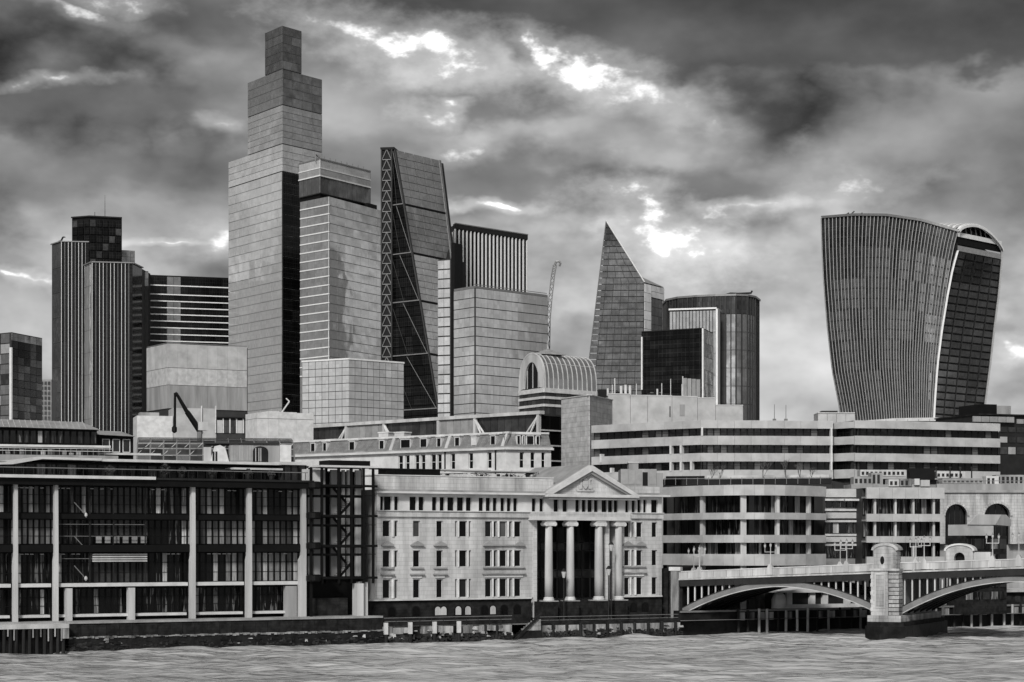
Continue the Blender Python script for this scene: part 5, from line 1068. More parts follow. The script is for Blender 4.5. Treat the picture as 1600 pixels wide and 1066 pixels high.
    # right edge
    f = Fr(1534, 405, 1680, 412); r = root('dark_low_building', f.w(f.L*.3, 0, GZ), 'dark low building at the right edge beside the striped office', 'building'); z = lambda y: zat(y, 408)
    f.box(r, 'body', f.U(1530), f.L, .4, 16, GZ, z(650), 'dark_steel'); f.box(r, 'roof', f.U(1528), f.L, -.4, 16, z(650), z(648), 'dark_stone'); f.box(r, 'roof_box', f.U(1537), f.U(1562), 1, 9, z(648), z(632.5), 'black_steel'); f.box(r, 'roof_box', f.U(1562.3), f.U(1586), 1.4, 9, z(648), z(634), 'mid_concrete')
    for j, (y0, y1) in enumerate(((655, 662), (668, 676), (683, 692), (699, 710))):
        for i in range(8): f.box(r, 'window', f.U(1538+i*13), f.U(1549+i*13), .25, .45, z(y1), z(y0), 'dim_glass' if (i*3+j) % 4 else 'mid_concrete')
    for i in range(5): f.box(r, 'cladding_panel', f.U(1518+i*13), f.U(1530+i*13), -.6, -.3, z(661), z(652.5), 'tile_grey')
    f = Fr(1278, 420, 1338, 420); r = root('rooftop_plant_room', f.w(f.L/2, 0, GZ), 'pale boxy plant room on the striped office roof, left of the concave tower foot', 'plant room'); z = lambda y: zat(y, 420)
    for i in range(4): f.box(r, 'wall_panel', f.U(1278+i*14.5)+.03, f.U(1292.5+i*14.5)-.03, 0, 6, GZ, z(646), 'pale_panel')
    f.box(r, 'roof_plant', f.U(1285), f.U(1310), 1, 4, z(646), z(641.5), 'dark_steel'); f.box(r, 'coping', 0, f.L-.3, -.15, 6, z(646), z(644.6), 'white_stone')
    f = Fr(1340, 440, 1500, 440); r = root('curved_canopy_roof', f.w(f.L/2, 0, GZ), 'long low pale curved roof at the foot of the concave tower', 'roof'); z = lambda y: zat(y, 440)
    poly = [(f.U(1340), z(658)), (f.U(1500), z(658)), (f.U(1490), z(654.5)), (f.U(1460), z(652.5)), (f.U(1400), z(653.5))]
    f.put(r, 'roof', MB().prism(poly, 0, 8), 'white_stone'); f.box(r, 'body', f.U(1342), f.U(1495), .3, 8, GZ, z(658.2), 'mid_concrete')
    for i in range(8): f.box(r, 'roof_seam', f.U(1350+i*17), f.U(1350.6+i*17), -.06, .02, z(658), z(655), 'grey_steel')
    f = Fr(1196, 400, 1232, 400)
    for px, y in ((1210, 632), (1228, 633)):
        t = root('roof_antenna', f.w(f.U(px), 0, zat(657, 400)), 'thin mast on the striped office roof, %s of a pair' % ('left' if px < 1220 else 'right'), 'antenna'); MB().bar((0, 0, 0), (0, 0, (657-y)*400/F), .07, .05).build('mast', 'grey_steel', t); MB().box(-.3, .3, -.3, .3, -.5, .3).build('mounting', 'grey_steel', t)
left_mid()
# ------------------------------------------------------------------ towers
def tallest():
    fl, fr = two((357, 1205), (441, 1150), (503, 1176)); r = root('stepped_skyscraper', fr.w(0, 0, GZ), 'tallest tower, pale glass with stepped shoulders narrowing to a flat crown', 'skyscraper')
    z = lambda y: zat(y, 1150)
    zc, zm, zl, zd = z(40), z(108), z(225), z(268)
    # three stacked volumes: crown, shoulder, shaft; extents along the left and right faces
    def vol(pl, pr, z0, z1, nl, nr, nz, ml, mr, joint='joint_mid'):
        ul, ur = fl.U(pl), fr.U(pr)
        a = Fr(0, 1, 1, 1); a.A = fl.A+fl.u*ul; a.B = fl.B.copy(); a.init(); c = Fr(0, 1, 1, 1); c.A = fr.A.copy(); c.B = fr.A+fr.u*ur; c.init()
        core(r, 'core', a, c, z0, z1, joint, .4)
        panels(a, r, 'glass_panel', 0, a.L, z0, z1, nl, nz, 0, .16, ml, .4, gapz=.26); panels(c, r, 'glass_panel', 0, c.L, z0, z1, nr, nz, 0, .16, mr, .4, gapz=.26)
    vol(414, 471, zm+.3, zc, 2, 2, 5, 'tower_glass_mid', 'tower_glass_mid')
    vol(387, 503, z(164)+.3, zm, 3, 4, 4, 'tower_glass_soft', 'tower_glass_mid')  # lighter left faces and darker upper tiers: lighting painted into the glass tones
    vol(387, 503, zl+.3, z(164), 3, 4, 6, 'tower_glass', 'tower_glass_soft')
    vol(357, 503, zd+.3, zl, 5, 4, 4, 'tower_glass_bright', 'tower_glass')
    # lower shaft: pale left face, black slot on the right
    core(r, 'core', fl, fr, GZ, zd, 'joint_mid', .5)
    panels(fl, r, 'glass_panel', 0, fl.L, z(665), zd, 5, 28, 0, .16, 'tower_glass_bright', .45, gapz=.28)
    panels(fr, r, 'dark_panel', 0, fr.L, z(665), zd, 4, 24, .15, .25, 'tower_glass_black', .3, gapz=.3)
    fr.box(r, 'slot_frame', 0, .5, -.1, .3, z(660), zd, 'joint_dark')
tallest()
def stepped_box():
    fl, fr = two((469, 1098), (514, 1080), (600, 1128)); r = root('banded_glass_tower', fr.w(0, 0, GZ), 'pale glass tower with white floor bands and offset upper box beside the tallest tower', 'skyscraper')
    z = lambda y: zat(y, 1080); zt, zb = z(307), z(585)
    core(r, 'core', fl, fr, GZ, zt, 'joint_mid', .5); n = 20
    for j in range(n):
        a, c = zb+(zt-zb)*j/n, zb+(zt-zb)*(j+1)/n
        for i in range(4): fl.box(r, 'window_panel', fl.L*i/4+.06, fl.L*(i+1)/4-.06, .15, .45, a+.65, c, 'tower_glass_soft')
        fl.box(r, 'floor_band', -.1, fl.L, -.15, .4, a, a+.6, 'fin_white')
    panels(fr, r, 'glass_panel', 0, fr.L, zb, zt, 7, 20, 0, .16, 'tower_glass_bright', .4, gapz=.3)
    gl, gr = two((467, 1100), (500, 1085), (579, 1122)); z2, z3, z4 = z(248), z(262), z(303); zq = lambda y: zat(y, 1085)
    core(r, 'upper_core', gl, gr, zq(302), zq(249), 'joint_dark', .5); core(r, 'neck', gl, gr, zq(311), zq(302), 'black_steel', 2.0)
    for f in (gl, gr):
        n = max(4, round(f.L/4)); 
        for i in range(n):
            f.box(r, 'upper_panel', f.L*i/n+.1, f.L*(i+1)/n-.1, .2, .5, zq(301), zq(276), 'tower_glass_mid'); f.box(r, 'upper_panel', f.L*i/n+.03, f.L*(i+1)/n-.03, 0, .5, zq(274), zq(263), 'tower_glass'); f.box(r, 'crown_panel', f.L*i/n+.03, f.L*(i+1)/n-.03, .1, .5, zq(262), zq(249), 'tower_glass_bright')
        f.box(r, 'crown_band', -.1, f.L, -.3, .6, zq(275.3), zq(273.3), 'fin_white'); f.box(r, 'crown_band', -.1, f.L, -.2, .6, zq(263), zq(261.6), 'fin_white'); f.box(r, 'crown_band', 0, f.L, -.2, .6, zq(249), zq(247), 'fin_grey')
    for k in range(9): gr.box(r, 'roof_rail_post', gr.L*k/9, gr.L*k/9+.25, 1, 1.3, zq(247), zq(242), 'fin_grey')
    gr.put(r, 'roof_crane', MB().bar((0, 3, 0), (9, 3, -4), .35), 'fin_grey', 0, 0, zq(240)); gr.put(r, 'roof_crane', MB().bar((0, 3, -4), (0, 3, 0), .3), 'fin_grey', 0, 0, zq(240))
    fr.box(r, 'roof_plant', fr.U(580), fr.U(594), 2, 8, zt, zat(316, 1115), 'black_steel')
    # lower crystalline block in front
    gl, gr = two((472, 812), (545, 800), (631, 818)); r = root('low_glass_block', gr.w(0, 0, GZ), 'low pale gridded glass block at the foot of the banded glass tower', 'building'); zq = lambda y: zat(y, 800)
    core(r, 'core', gl, gr, GZ, zq(561), 'joint_dark', .4)
    rnd = lambda i, j: 'tower_glass'
    panels(gl, r, 'glass_panel', 0, gl.L, zq(672), zq(562), 7, 9, 0, .22, None, .4, gapz=.22, pick=rnd); panels(gr, r, 'glass_panel', 0, gr.L, zq(672), zq(562), 9, 9, 0, .22, None, .4, gapz=.22, pick=rnd)
    for f in (gl, gr): f.box(r, 'coping', -.1, f.L+.1, -.3, .8, zq(562), zq(559.5), 'fin_white')
stepped_box()
def wedge():
    Y0 = 1080; zt = zat(235, Y0); zb = GZ
    P0 = Vector(((613-800)*1080/F, 1080)); P1 = Vector(((725-800)*1046/F, 1046)); e = Vector((21.5, 29.5)); P2 = Vector(((764-800)*1078/F, 1078)); P3 = P0+e*1.1
    r = root('wedge_tower', (P1.x, P1.y, GZ), 'dark wedge-shaped tower with slanting glass face and laddered side mast', 'skyscraper')
    T0 = P0+(P1-P0)*.035; T1 = T0+e
    V = lambda p, z: Vector((p.x, p.y, z))
    # inner body
    k = lambda p: p
    body = [V(P0, zb), V(P1, zb), V(P2, zb), V(P3, zb), V(P0, zt), V(T0, zt), V(T1, zt), V(P3, zt)]
    wmesh(r, 'body', [b+(Vector((2.2, 5.5, -.6)) if i in (1, 2, 5, 6) else Vector((.3, .4, -.6))) for i, b in enumerate(body)], [(3, 2, 1, 0), (4, 5, 6, 7), (0, 1, 5, 4), (1, 2, 6, 5), (2, 3, 7, 6), (3, 0, 4, 7)], 'joint_dark')
    def front(s, t): return V(P1, zb).lerp(V(T0, zt), t).lerp(V(P2, zb).lerp(V(T1, zt), t), s)
    nrm = (front(1, 0)-front(0, 0)).cross(front(0, 1)-front(0, 0)).normalized()
    def quadbox(name, c, off, th, m):
        v = [p+nrm*off for p in c]+[p+nrm*(off-th) for p in c]; wmesh(r, name, v, [(0, 1, 2, 3), (7, 6, 5, 4), (0, 4, 5, 1), (1, 5, 6, 2), (2, 6, 7, 3), (3, 7, 4, 0)], m)
    tv = lambda y: (zat(y, 1070)-zb)/(zt-zb)
    secs = [(tv(640), tv(557)), (tv(554), tv(473)), (tv(470), tv(397)), (tv(394), tv(319)), (tv(316), 1.0)]
    for si, (t0, t1) in enumerate(secs):
        for i in range(5):
            for j in range(7):
                a, c = i/5+.008, (i+1)/5-.008; b0, b1 = t0+(t1-t0)*j/7+.0006, t0+(t1-t0)*(j+1)/7-.0006
                quadbox('glass_panel', [front(a, b0), front(c, b0), front(c, b1), front(a, b1)], .35, .3, 'tower_glass' if si < 3 else 'tower_glass_soft')
        quadbox('section_beam', [front(-.01, t0-.004), front(1.01, t0-.004), front(1.01, t0), front(-.01, t0)], .5, .5, 'black_steel')
    quadbox('edge_beam', [front(-.02, 0), front(.012, 0), front(.012, 1), front(-.02, 1)], .6, .6, 'joint_dark'); quadbox('edge_beam', [front(.985, 0), front(1.03, 0), front(1.03, 1), front(.985, 1)], .6, .6, 'fin_grey')
    # dark west face: triangle; floor strips and megaframe braces
    w = Fr(0, 1, 1, 1); w.A = P0.copy(); w.B = P1.copy(); w.init(); H = zt-zb; n = 42
    for j in range(n):
        z0, z1 = zb+H*j/n+.25, zb+H*(j+1)/n-.1; L0 = w.L*(1-.965*(j/n)); L1 = w.L*(1-.965*((j+1)/n)); m = max(1, round((L0+L1)/2/5))
        for i in range(m):
            w.put(r, 'side_panel', MB().prism([(L0*i/m+.1, z0), (L0*(i+1)/m-.1, z0), (L1*(i+1)/m-.1, z1), (L1*i/m+.1, z1)], 0, .3), 'tower_glass_black', 0, -.25, 0)
    for (t0, t1) in secs:
        z0, z1 = zb+H*t0, zb+H*t1; L0, L1 = w.L*(1-.965*t0), w.L*(1-.965*t1)
        w.box(r, 'floor_beam', 0, L0, -.6, -.2, z0-.3, z0+.2, 'joint_mid'); w.put(r, 'megaframe_brace', MB().bar((L0*.98, -.5, z0), (L1*.42, -.5, z1), .14, None, 6), 'joint_mid')
        w.put(r, 'megaframe_brace', MB().bar((L0*.45, -.5, z0), (0, -.5, z1), .16, None, 6), 'joint_dark')
    # north core mast with ladder bracing
    m = Fr(595, 1079, 613, 1078); z1 = zat(233, 1078)
    m.box(r, 'mast_core', .6, m.L-.6, .8, 14, zb, z1, 'black_steel')
    for u in (0, m.L-.7): m.box(r, 'mast_post', u, u+.7, -.2, .7, zb, z1, 'dark_steel')
    nn = 26
    for j in range(nn):
        a, c = zat(655, 1078)+(z1-zat(655, 1078))*j/nn, zat(655, 1078)+(z1-zat(655, 1078))*(j+1)/nn
        m.put(r, 'ladder_brace', MB().bar((.6, .3, a), (m.L/2, .3, c), .24, None, 5), 'joint_mid'); m.put(r, 'ladder_brace', MB().bar((m.L-.6, .3, a), (m.L/2, .3, c), .24, None, 5), 'joint_mid'); m.box(r, 'ladder_rung', .5, m.L-.5, .1, .6, c-.18, c+.18, 'joint_mid')
    m.box(r, 'mast_cap', -.2, m.L+1, -.3, 14, z1, z1+1, 'black_steel')
wedge()
def ribbed_black():
    fl, fr = two((703, 1162), (711, 1150), (823, 1192)); r = root('black_ribbed_tower', fr.w(0, 0, GZ), 'black tower with bright white vertical ribs behind the pale panelled block', 'skyscraper'); z = lambda y: zat(y, 1150)
    core(r, 'core', fl, fr, GZ, z(350), 'black_steel', .6); n = 19
    for i in range(n+1): fr.box(r, 'rib', fr.L*i/n-.32, fr.L*i/n+.32, -.5, .3, z(470), z(358), 'fin_white')
    for i in range(n):
        for j in range(4): fr.box(r, 'window_strip', fr.L*i/n+.34, fr.L*(i+1)/n-.34, .2, .55, z(470)+(z(359)-z(470))*j/4+.1, z(470)+(z(359)-z(470))*(j+1)/4-.1, 'tower_glass_black')
    for i in range(3): fl.box(r, 'rib', fl.L*i/3, fl.L*i/3+1, -.4, .3, z(640), z(360), 'fin_white' if i < 2 else 'fin_grey')
    fr.box(r, 'parapet', -.3, fr.L+.3, -.6, 1.2, z(357.5), z(350), 'dark_steel'); fr.box(r, 'parapet_trim', -.4, fr.L+.4, -.8, .2, z(350), z(348.4), 'fin_grey')
    fl, fr = two((709, 912), (742, 900), (856, 933)); r = root('pale_panelled_block', fr.w(0, 0, GZ), 'broad pale glass block with thin dark floor lines in front of the black ribbed tower', 'building'); z = lambda y: zat(y, 900)
    core(r, 'core', fl, fr, GZ, z(449), 'joint_dark', .4)
    panels(fl, r, 'glass_panel', 0, fl.L, z(660), z(450), 4, 14, 0, .12, 'tower_glass', .4, gapz=.34); panels(fr, r, 'glass_panel', 0, fr.L, z(660), z(450), 12, 14, 0, .12, 'tower_glass', .4, gapz=.34)
    for f in (fl, fr): f.box(r, 'parapet', -.1, f.L+.1, .2, .9, z(450), z(446.5), 'fin_grey')
    fl.box(r, 'corner_joint', fl.L-.3, fl.L+.1, -.1, .4, z(660), z(450), 'joint_dark'); fr.box(r, 'roof_rail', 0, fr.L, .6, .8, z(444.5), z(443.6), 'fin_grey')
    f = Fr(684, 965, 704, 962); r = root('slim_pale_slab', f.w(f.L/2, 0, GZ), 'narrow pale slab between the wedge tower and the panelled block', 'building'); z = lambda y: zat(y, 963)
    f.box(r, 'core', 0, f.L, .4, 14, GZ, z(405), 'joint_dark'); panels(f, r, 'glass_panel', 0, f.L*.95, z(660), z(406), 2, 17, 0, .15, 'tower_glass', .4, gapz=.6)
    f.box(r, 'dark_edge', f.L+.1, f.L+1.9, .3, 8, GZ, z(380), 'black_steel')
    # curved white crane
    f = Fr(850, 950, 880, 950); r = root('tower_crane', f.w(f.U(856), 0, GZ), 'slender pale crane with hooked tip standing right of the panelled block', 'crane'); z = lambda y: zat(y, 950)
    pts = [(854, 640), (856, 560), (857, 500), (860, 465), (864, 430), (867, 414)]
    for (a, b), (c, d) in zip(pts[:-1], pts[1:]):
        n = 4
        for i in range(n):
            t0, t1 = i/n, (i+1)/n; p0 = (f.U(a+(c-a)*t0), z(b+(d-b)*t0)); p1 = (f.U(a+(c-a)*t1), z(b+(d-b)*t1)); s = .75
            f.put(r, 'mast_section', MB().bar((p0[0]-s, 0, p0[1]), (p1[0]-s, 0, p1[1]), .22, None, 5).bar((p0[0]+s, 0, p0[1]), (p1[0]+s, 0, p1[1]), .22, None, 5).bar((p0[0]-s, 0, p0[1]), (p1[0]+s, 0, p1[1]), .15, None, 4).bar((p0[0]+s, 0, p0[1]), (p1[0]-s, 0, p1[1]), .15, None, 4), 'fin_grey')
    q = [(867, 414), (869, 409), (873, 408.5), (876, 411), (874, 416)]
    b = MB()
    for (a, c), (d, e) in zip(q[:-1], q[1:]): b.bar((f.U(a), 0, z(c)), (f.U(d), 0, z(e)), .5, None, 6)
    f.put(r, 'jib', b, 'fin_grey')
ribbed_black()
def scalpel():
    f = Fr(914, 1151.8, 1006, 1150); r = root('pointed_glass_tower', f.w(f.L, 0, GZ), 'sharply pointed dark glass tower with slanting roofline', 'skyscraper')
    P = lambda px, py: f.uz(px, py)
    ap, sh, bl, br = P(947, 345), P(1007, 441), P(909, 655), P(1003, 655)
    wd = MB().prism([ap, (bl[0], GZ), (br[0], GZ), (br[0], sh[1]), sh], .4, 22); 
    f.put(r, 'body', wd, 'joint_dark')
    def ext(z):
        l = bl[0]+(ap[0]-bl[0])*max(0, min(1, (z-bl[1])/(ap[1]-bl[1])))
        rr = br[0]+(sh[0]-br[0])*max(0, (z-br[1])/(sh[1]-br[1])) if z < sh[1] else sh[0]+(ap[0]-sh[0])*(z-sh[1])/(ap[1]-sh[1])
        return l, rr
    n = 30; z0, z1 = P(950, 640)[1], ap[1]-.5
    for j in range(n):
        a, c = z0+(z1-z0)*j/n+.2, z0+(z1-z0)*(j+1)/n-.2; la, ra = ext(a); lc, rc = ext(c); m = max(1, round((ra-la)/4.2))
        for i in range(m):
            g = .12; poly = [(la+(ra-la)*i/m+g, a), (la+(ra-la)*(i+1)/m-g, a), (lc+(rc-lc)*(i+1)/m-g, c), (lc+(rc-lc)*i/m+g, c)]
            if poly[2][0]-poly[3][0] < .2: poly[2] = ((poly[2][0]+poly[3][0])/2+.1, c); poly[3] = (poly[2][0]-.2, c)
            f.put(r, 'glass_panel', MB().prism(poly, 0, .35), 'tower_glass_slate' if j < 26 else 'tower_glass_dark')
    f.put(r, 'edge_trim', MB().bar((ap[0], -.2, ap[1]), (sh[0], -.2, sh[1]), .35, None, 6), 'fin_white'); f.put(r, 'edge_trim', MB().bar((ap[0], -.2, ap[1]), (bl[0], -.2, bl[1]), .25, None, 6), 'fin_grey')
    g = Fr(1007.5, 1150, 1038, 1172); zq = lambda y: zat(y, 1150)
    g.box(r, 'side_body', 0, g.L, .4, 14, GZ, zq(442), 'joint_dark'); panels(g, r, 'side_panel', 0, g.L*.33, zq(640), zq(443), 1, 14, 0, .2, 'tower_glass_bright', .35); panels(g, r, 'side_panel', g.L*.34, g.L*.9, zq(640), zq(463), 3, 13, .2, .2, 'tower_glass_dark', .35); panels(g, r, 'side_panel', g.L*.34, g.L, zq(462), zq(443), 3, 2, 0, .2, 'tower_glass', .35); g.box(r, 'edge_fin', g.L*.91, g.L, -.2, .4, zq(640), zq(463), 'fin_grey')
    wmesh(r, 'sloping_roof', [f.w(*(sh[0]-3, 0), zq(431)), g.w(0, 0, zq(441.5)), g.w(g.L, 0, zq(441.5)), g.w(g.L*.4, 16, zq(436))], [(0, 1, 2), (0, 2, 3)], 'tower_glass')
    # black block with white edge fins
    fl, fr = two((1003, 712), (1099, 700), (1115, 716)); r = root('black_block', fr.w(0, 0, GZ), 'plain black glass block with white edge trims in front of the pointed tower', 'building'); z = lambda y: zat(y, 700)
    core(r, 'core', fl, fr, GZ, z(512.5), 'black_steel', .3)
    panels(fl, r, 'glass_panel', .3, fl.L*.77, z(640), z(514), 6, 9, 0, .1, 'tower_glass_black', .3, gapz=.3); panels(fl, r, 'glass_panel', fl.L*.78, fl.L-.4, z(640), z(514), 2, 9, 0, .1, 'tower_glass_black', .3, gapz=.15)
    panels(fr, r, 'side_panel', .3, fr.L, z(640), z(514), 2, 6, 0, .15, 'tower_glass', .3)
    fl.box(r, 'edge_trim', -.2, .28, -.25, .4, z(605), z(521), 'fin_white'); fl.box(r, 'edge_trim', fl.L-.4, fl.L+.1, -.25, .3, z(640), z(513), 'fin_white'); fl.box(r, 'parapet', 0, fl.L, -.05, .5, z(513.5), z(512), 'dark_steel')
    # rounded ribbed tower
    plan = [(1036, 1040), (1042, 1022), (1060, 1012), (1090, 1006), (1118, 1003), (1150, 1001), (1168, 1003), (1180, 1010), (1187, 1024)]
    r = root('rounded_ribbed_tower', Vector(((1118-800)*1003/F, 1003, GZ)), 'grey rounded tower with dark vertical ribs and a flat top, left of the concave tower', 'skyscraper'); z = lambda y: zat(y, 1003); L = Vector(r.location)
    pl = [((p-800)*Y/F-L.x, Y-L.y) for p, Y in plan]; bk = [(pl[-1][0]+2, pl[-1][1]+25), (pl[0][0]+2, pl[0][1]+25)]
    MB().slab([(x, y+.5) for x, y in pl+bk], 0, z(461)-GZ).build('core', 'joint_dark', r)
    for (a, b) in zip(plan[:-1], plan[1:]):
        g = Fr(a[0], a[1], b[0], b[1]); n = max(1, round(g.L/2.5))
        for i in range(n):
            for j in range(7): g.box(r, 'window_strip', g.L*i/n+.3, g.L*(i+1)/n-.3, .1, .5, z(660)+(z(463)-z(660))*j/7+.1, z(660)+(z(463)-z(660))*(j+1)/7-.1, 'tower_glass_dark' if b[0] < 1120 or j > 5 else 'tower_glass_mid')
            g.box(r, 'rib', g.L*i/n-.25, g.L*i/n+.25, -.3, .4, z(660), z(463), 'joint_dark')
        g.box(r, 'parapet', -.1, g.L+.1, -.5, .6, z(463), z(460), 'fin_grey')
    g = Fr(1046, 990, 1119, 984); g.box(r, 'front_volume', 0, g.L, .4, 12, GZ, zat(484, 987), 'joint_dark'); n = 14
    for i in range(n):
        for j in range(5): g.box(r, 'front_panel', g.L*i/n+.2, g.L*(i+1)/n-.2, 0, .4, zat(655, 987)+(zat(486, 987)-zat(655, 987))*j/5+.1, zat(655, 987)+(zat(486, 987)-zat(655, 987))*(j+1)/5-.1, 'tower_glass_mid')
    g.box(r, 'front_cap', -.3, g.L+.3, -.4, 12.2, zat(484, 987), zat(481.5, 987), 'fin_white'); g.box(r, 'corner_fin', g.L-.1, g.L+.8, -.3, 6, GZ, zat(484, 987), 'fin_white')
    g = Fr(1134, 1010, 1176, 1010); zz = lambda y: zat(y, 1010); t = root('roof_cleaning_crane', g.w(g.L/2, 6, zz(460)), 'dark flat cleaning crane on the roof of the rounded ribbed tower', 'crane')
    g.put(t, 'carriage', MB().prism([(0, zz(460)), (g.L*.8, zz(460)), (g.L*.85, zz(456.5)), (g.L*.2, zz(455.5)), (0, zz(458))], 0, 3), 'black_steel', 0, 4, 0); g.put(t, 'jib', MB().bar((g.L*.5, 0, zz(457)), (g.L, 0, zz(456)), .5).bar((g.L*.97, 0, zz(457)), (g.L*1.03, 0, zz(452.5)), .4), 'black_steel', 0, 5, 0)
scalpel()
def concave():
    r = root('concave_tower', pt(1458, 852, 935)*1.0, 'bulging tower wider at the top with curved vertical fins and arched roof hood', 'skyscraper'); r.location.z = GZ
    def lerp(tab, t):
        for (a, x), (b, y) in zip(tab[:-1], tab[1:]):
            if t <= b: return x+(y-x)*(t-a)/(b-a)
        return tab[-1][1]
    # photo rows 655..335 -> t 0..1
    LT = [(0, 1318), (.12, 1312), (.3, 1300), (.5, 1292.5), (.7, 1287), (.88, 1284), (1, 1283)]
    RT = [(0, 1458), (.15, 1460), (.35, 1464), (.55, 1471), (.75, 1480), (.9, 1488), (1, 1496)]
    ET = [(0, 1533), (.2, 1540), (.4, 1547), (.6, 1553), (.8, 1560), (1, 1565)]
    YL, YR, YE = 985, 930, 958
    zb = zat(670, 930)
    TY = [(0, 341), (.22, 337), (.45, 337.5), (.72, 346), (1, 362)]
    topL = lambda s: zat(lerp(TY, s), YL+(YR-YL)*s-14*math.sin(math.pi*s))
    def left(s, t):
        xl, xr = lerp(LT, t), lerp(RT, t); Y = YL+(YR-YL)*s-14*math.sin(math.pi*s); X0 = (xl-800)*YL/F; X1 = (xr-800)*YR/F
        X = X0+(X1-X0)*s; return Vector((X, Y, zb+(topL(s)-zb)*t))
    topR = zat(392, 930)
    def right(s, t):
        xl, xr = lerp(RT, t), lerp(ET, t); X0 = (xl-800)*YR/F; X1 = (xr-800)*YE/F
        return Vector((X0+(X1-X0)*s, YR+(YE-YR)*s, zb+(topR-zb)*t))
    NS, NT = 24, 16
    off = Vector((0, 1.2, 0))
    v = [left(i/NS, j/NT)+off for j in range(NT+1) for i in range(NS+1)]; f = [(j*(NS+1)+i, j*(NS+1)+i+1, (j+1)*(NS+1)+i+1, (j+1)*(NS+1)+i) for j in range(NT) for i in range(NS)]
    wmesh(r, 'backing', v, f, 'joint_dark', True)
    # back and end walls closing the volume
    bv = []; 
    for j in range(NT+1):
        t = j/NT; a, b, c = left(0, t)+off, left(1, t)+off, right(1, t)+off; d = Vector((a.x+8, a.y+30, a.z)); e = Vector((c.x-2, c.y+12, c.z)); bv += [a, d, e, c, b]
    wmesh(r, 'rear_wall', bv, [(j*5+k, j*5+k+1, (j+1)*5+k+1, (j+1)*5+k) for j in range(NT) for k in range(4)], 'joint_dark')
    def quad(name, fn, s0, s1, t0, t1, o, m, k=2, th=.4):
        vv = []
        for j in range(k+1):
            t = t0+(t1-t0)*j/k
            a, b = fn(s0, t), fn(s1, t); vv += [a+o, b+o]
        wmesh(r, name, vv, [(2*j, 2*j+1, 2*j+3, 2*j+2) for j in range(k)], m)
    nf = 38
    for i in range(nf):
        for j in range(7):
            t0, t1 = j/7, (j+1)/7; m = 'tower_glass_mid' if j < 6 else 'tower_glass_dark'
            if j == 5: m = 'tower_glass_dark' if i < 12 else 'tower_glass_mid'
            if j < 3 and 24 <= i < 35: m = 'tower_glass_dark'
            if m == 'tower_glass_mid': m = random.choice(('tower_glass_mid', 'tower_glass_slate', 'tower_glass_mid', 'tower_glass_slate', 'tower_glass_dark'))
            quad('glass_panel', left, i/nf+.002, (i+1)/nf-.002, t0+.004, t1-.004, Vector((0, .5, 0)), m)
    for i in range(nf+1):
        s = i/nf; k = 14; vv = []
        for j in range(k+1):
            p = left(s, j/k); w = .17
            vv += [p+Vector((-w, .3, 0)), p+Vector((-w*.8, -.5, 0)), p+Vector((w*.8, -.5, 0)), p+Vector((w, .3, 0))]
        wmesh(r, 'fin', vv, [(j*4+q, j*4+q+1, j*4+q+5, j*4+q+4) for j in range(k) for q in range(3)], 'fin_light')
    for j in range(1, 21):
        vv = []
        for i in range(NS+1): p = left(i/NS, j/21); vv += [p+Vector((0, .1, -.22)), p+Vector((0, .1, .22))]
        wmesh(r, 'floor_band', vv, [(2*i, 2*i+2, 2*i+3, 2*i+1) for i in range(NS)], 'joint_dark')
    # narrow end face
    for i in range(5):
        for j in range(24): quad('end_panel', right, i/5+.012, (i+1)/5-.012, j/24+.005, (j+1)/24-.005, Vector((0, 0, 0)), 'tower_glass_mid' if j < 13-3*i and i < 4 else 'tower_glass_slate' if j < 20 else 'tower_glass_dark', 1)  # lighter steps at lower left paint a reflection into the panes
    for s in (0, 1):
        k = 16; vv = []
        for j in range(k+1):
            p = right(s, j/k*(1.0 if s == 0 else 1.06)); w = .4
            vv += [p+Vector((-w, .6, 0)), p+Vector((-w, -1.2, 0)), p+Vector((w, -1.2, 0)), p+Vector((w, .6, 0))]
        wmesh(r, 'edge_frame', vv, [(j*4+q, j*4+q+1, j*4+q+5, j*4+q+4) for j in range(k) for q in range(3)], 'fin_white' if s == 0 else 'fin_light')
    # band and terrace gap below the hood
    quad('end_band', right, 0, 1, 1.0, 1.03, Vector((0, -.4, 0)), 'fin_light', 1); quad('end_slot', right, .02, .98, 1.04, 1.075, Vector((0, .6, 0)), 'black_steel', 1); quad('end_band', right, 0, 1, 1.08, 1.105, Vector((0, -.3, 0)), 'fin_white', 1)
    # arched hood: ribs sweeping over the roof
    A = left(1, 1)+Vector((0, 0, 0)); B = right(1, 1.05)
    def hood(t, back, sc=1.0):      # arch from the ridge edge over to the far edge, pushed back along the roof
        c0, c1 = A, B; p = c0.lerp(c1, t); p = p+Vector((0, 0, 6.0*math.sin(math.pi*t)**.7*sc)); d = (left(0, 1)-left(1, 1)); d.z = 0; d.normalize(); return p+d*back+Vector((0, back*.25, back*.20))
    K = 14
    for q in range(12):
        back = q*3.0; vv = []; sc = 1-.02*q
        for j in range(K+1):
            p = hood(j/K, back, sc); vv += [p+Vector((-.5, -.5, 0)), p+Vector((.5, -.5, 0)), p+Vector((.5, -.5, 1.0)), p+Vector((-.5, -.5, 1.0))]
        wmesh(r, 'roof_rib', vv, [(j*4+a, j*4+(a+1) % 4, j*4+4+(a+1) % 4, j*4+4+a) for j in range(K) for a in range(4)], 'fin_white')
        if q < 11:
            for j in range(0, K, 2): wmesh(r, 'roof_glass', [hood(j/K, back+.4, sc), hood((j+2)/K, back+.4, sc), hood((j+2)/K, back+2.6, sc-.02), hood(j/K, back+2.6, sc-.02)], [(0, 1, 2, 3)], 'tower_glass_dark')
    K = 18; vv = []
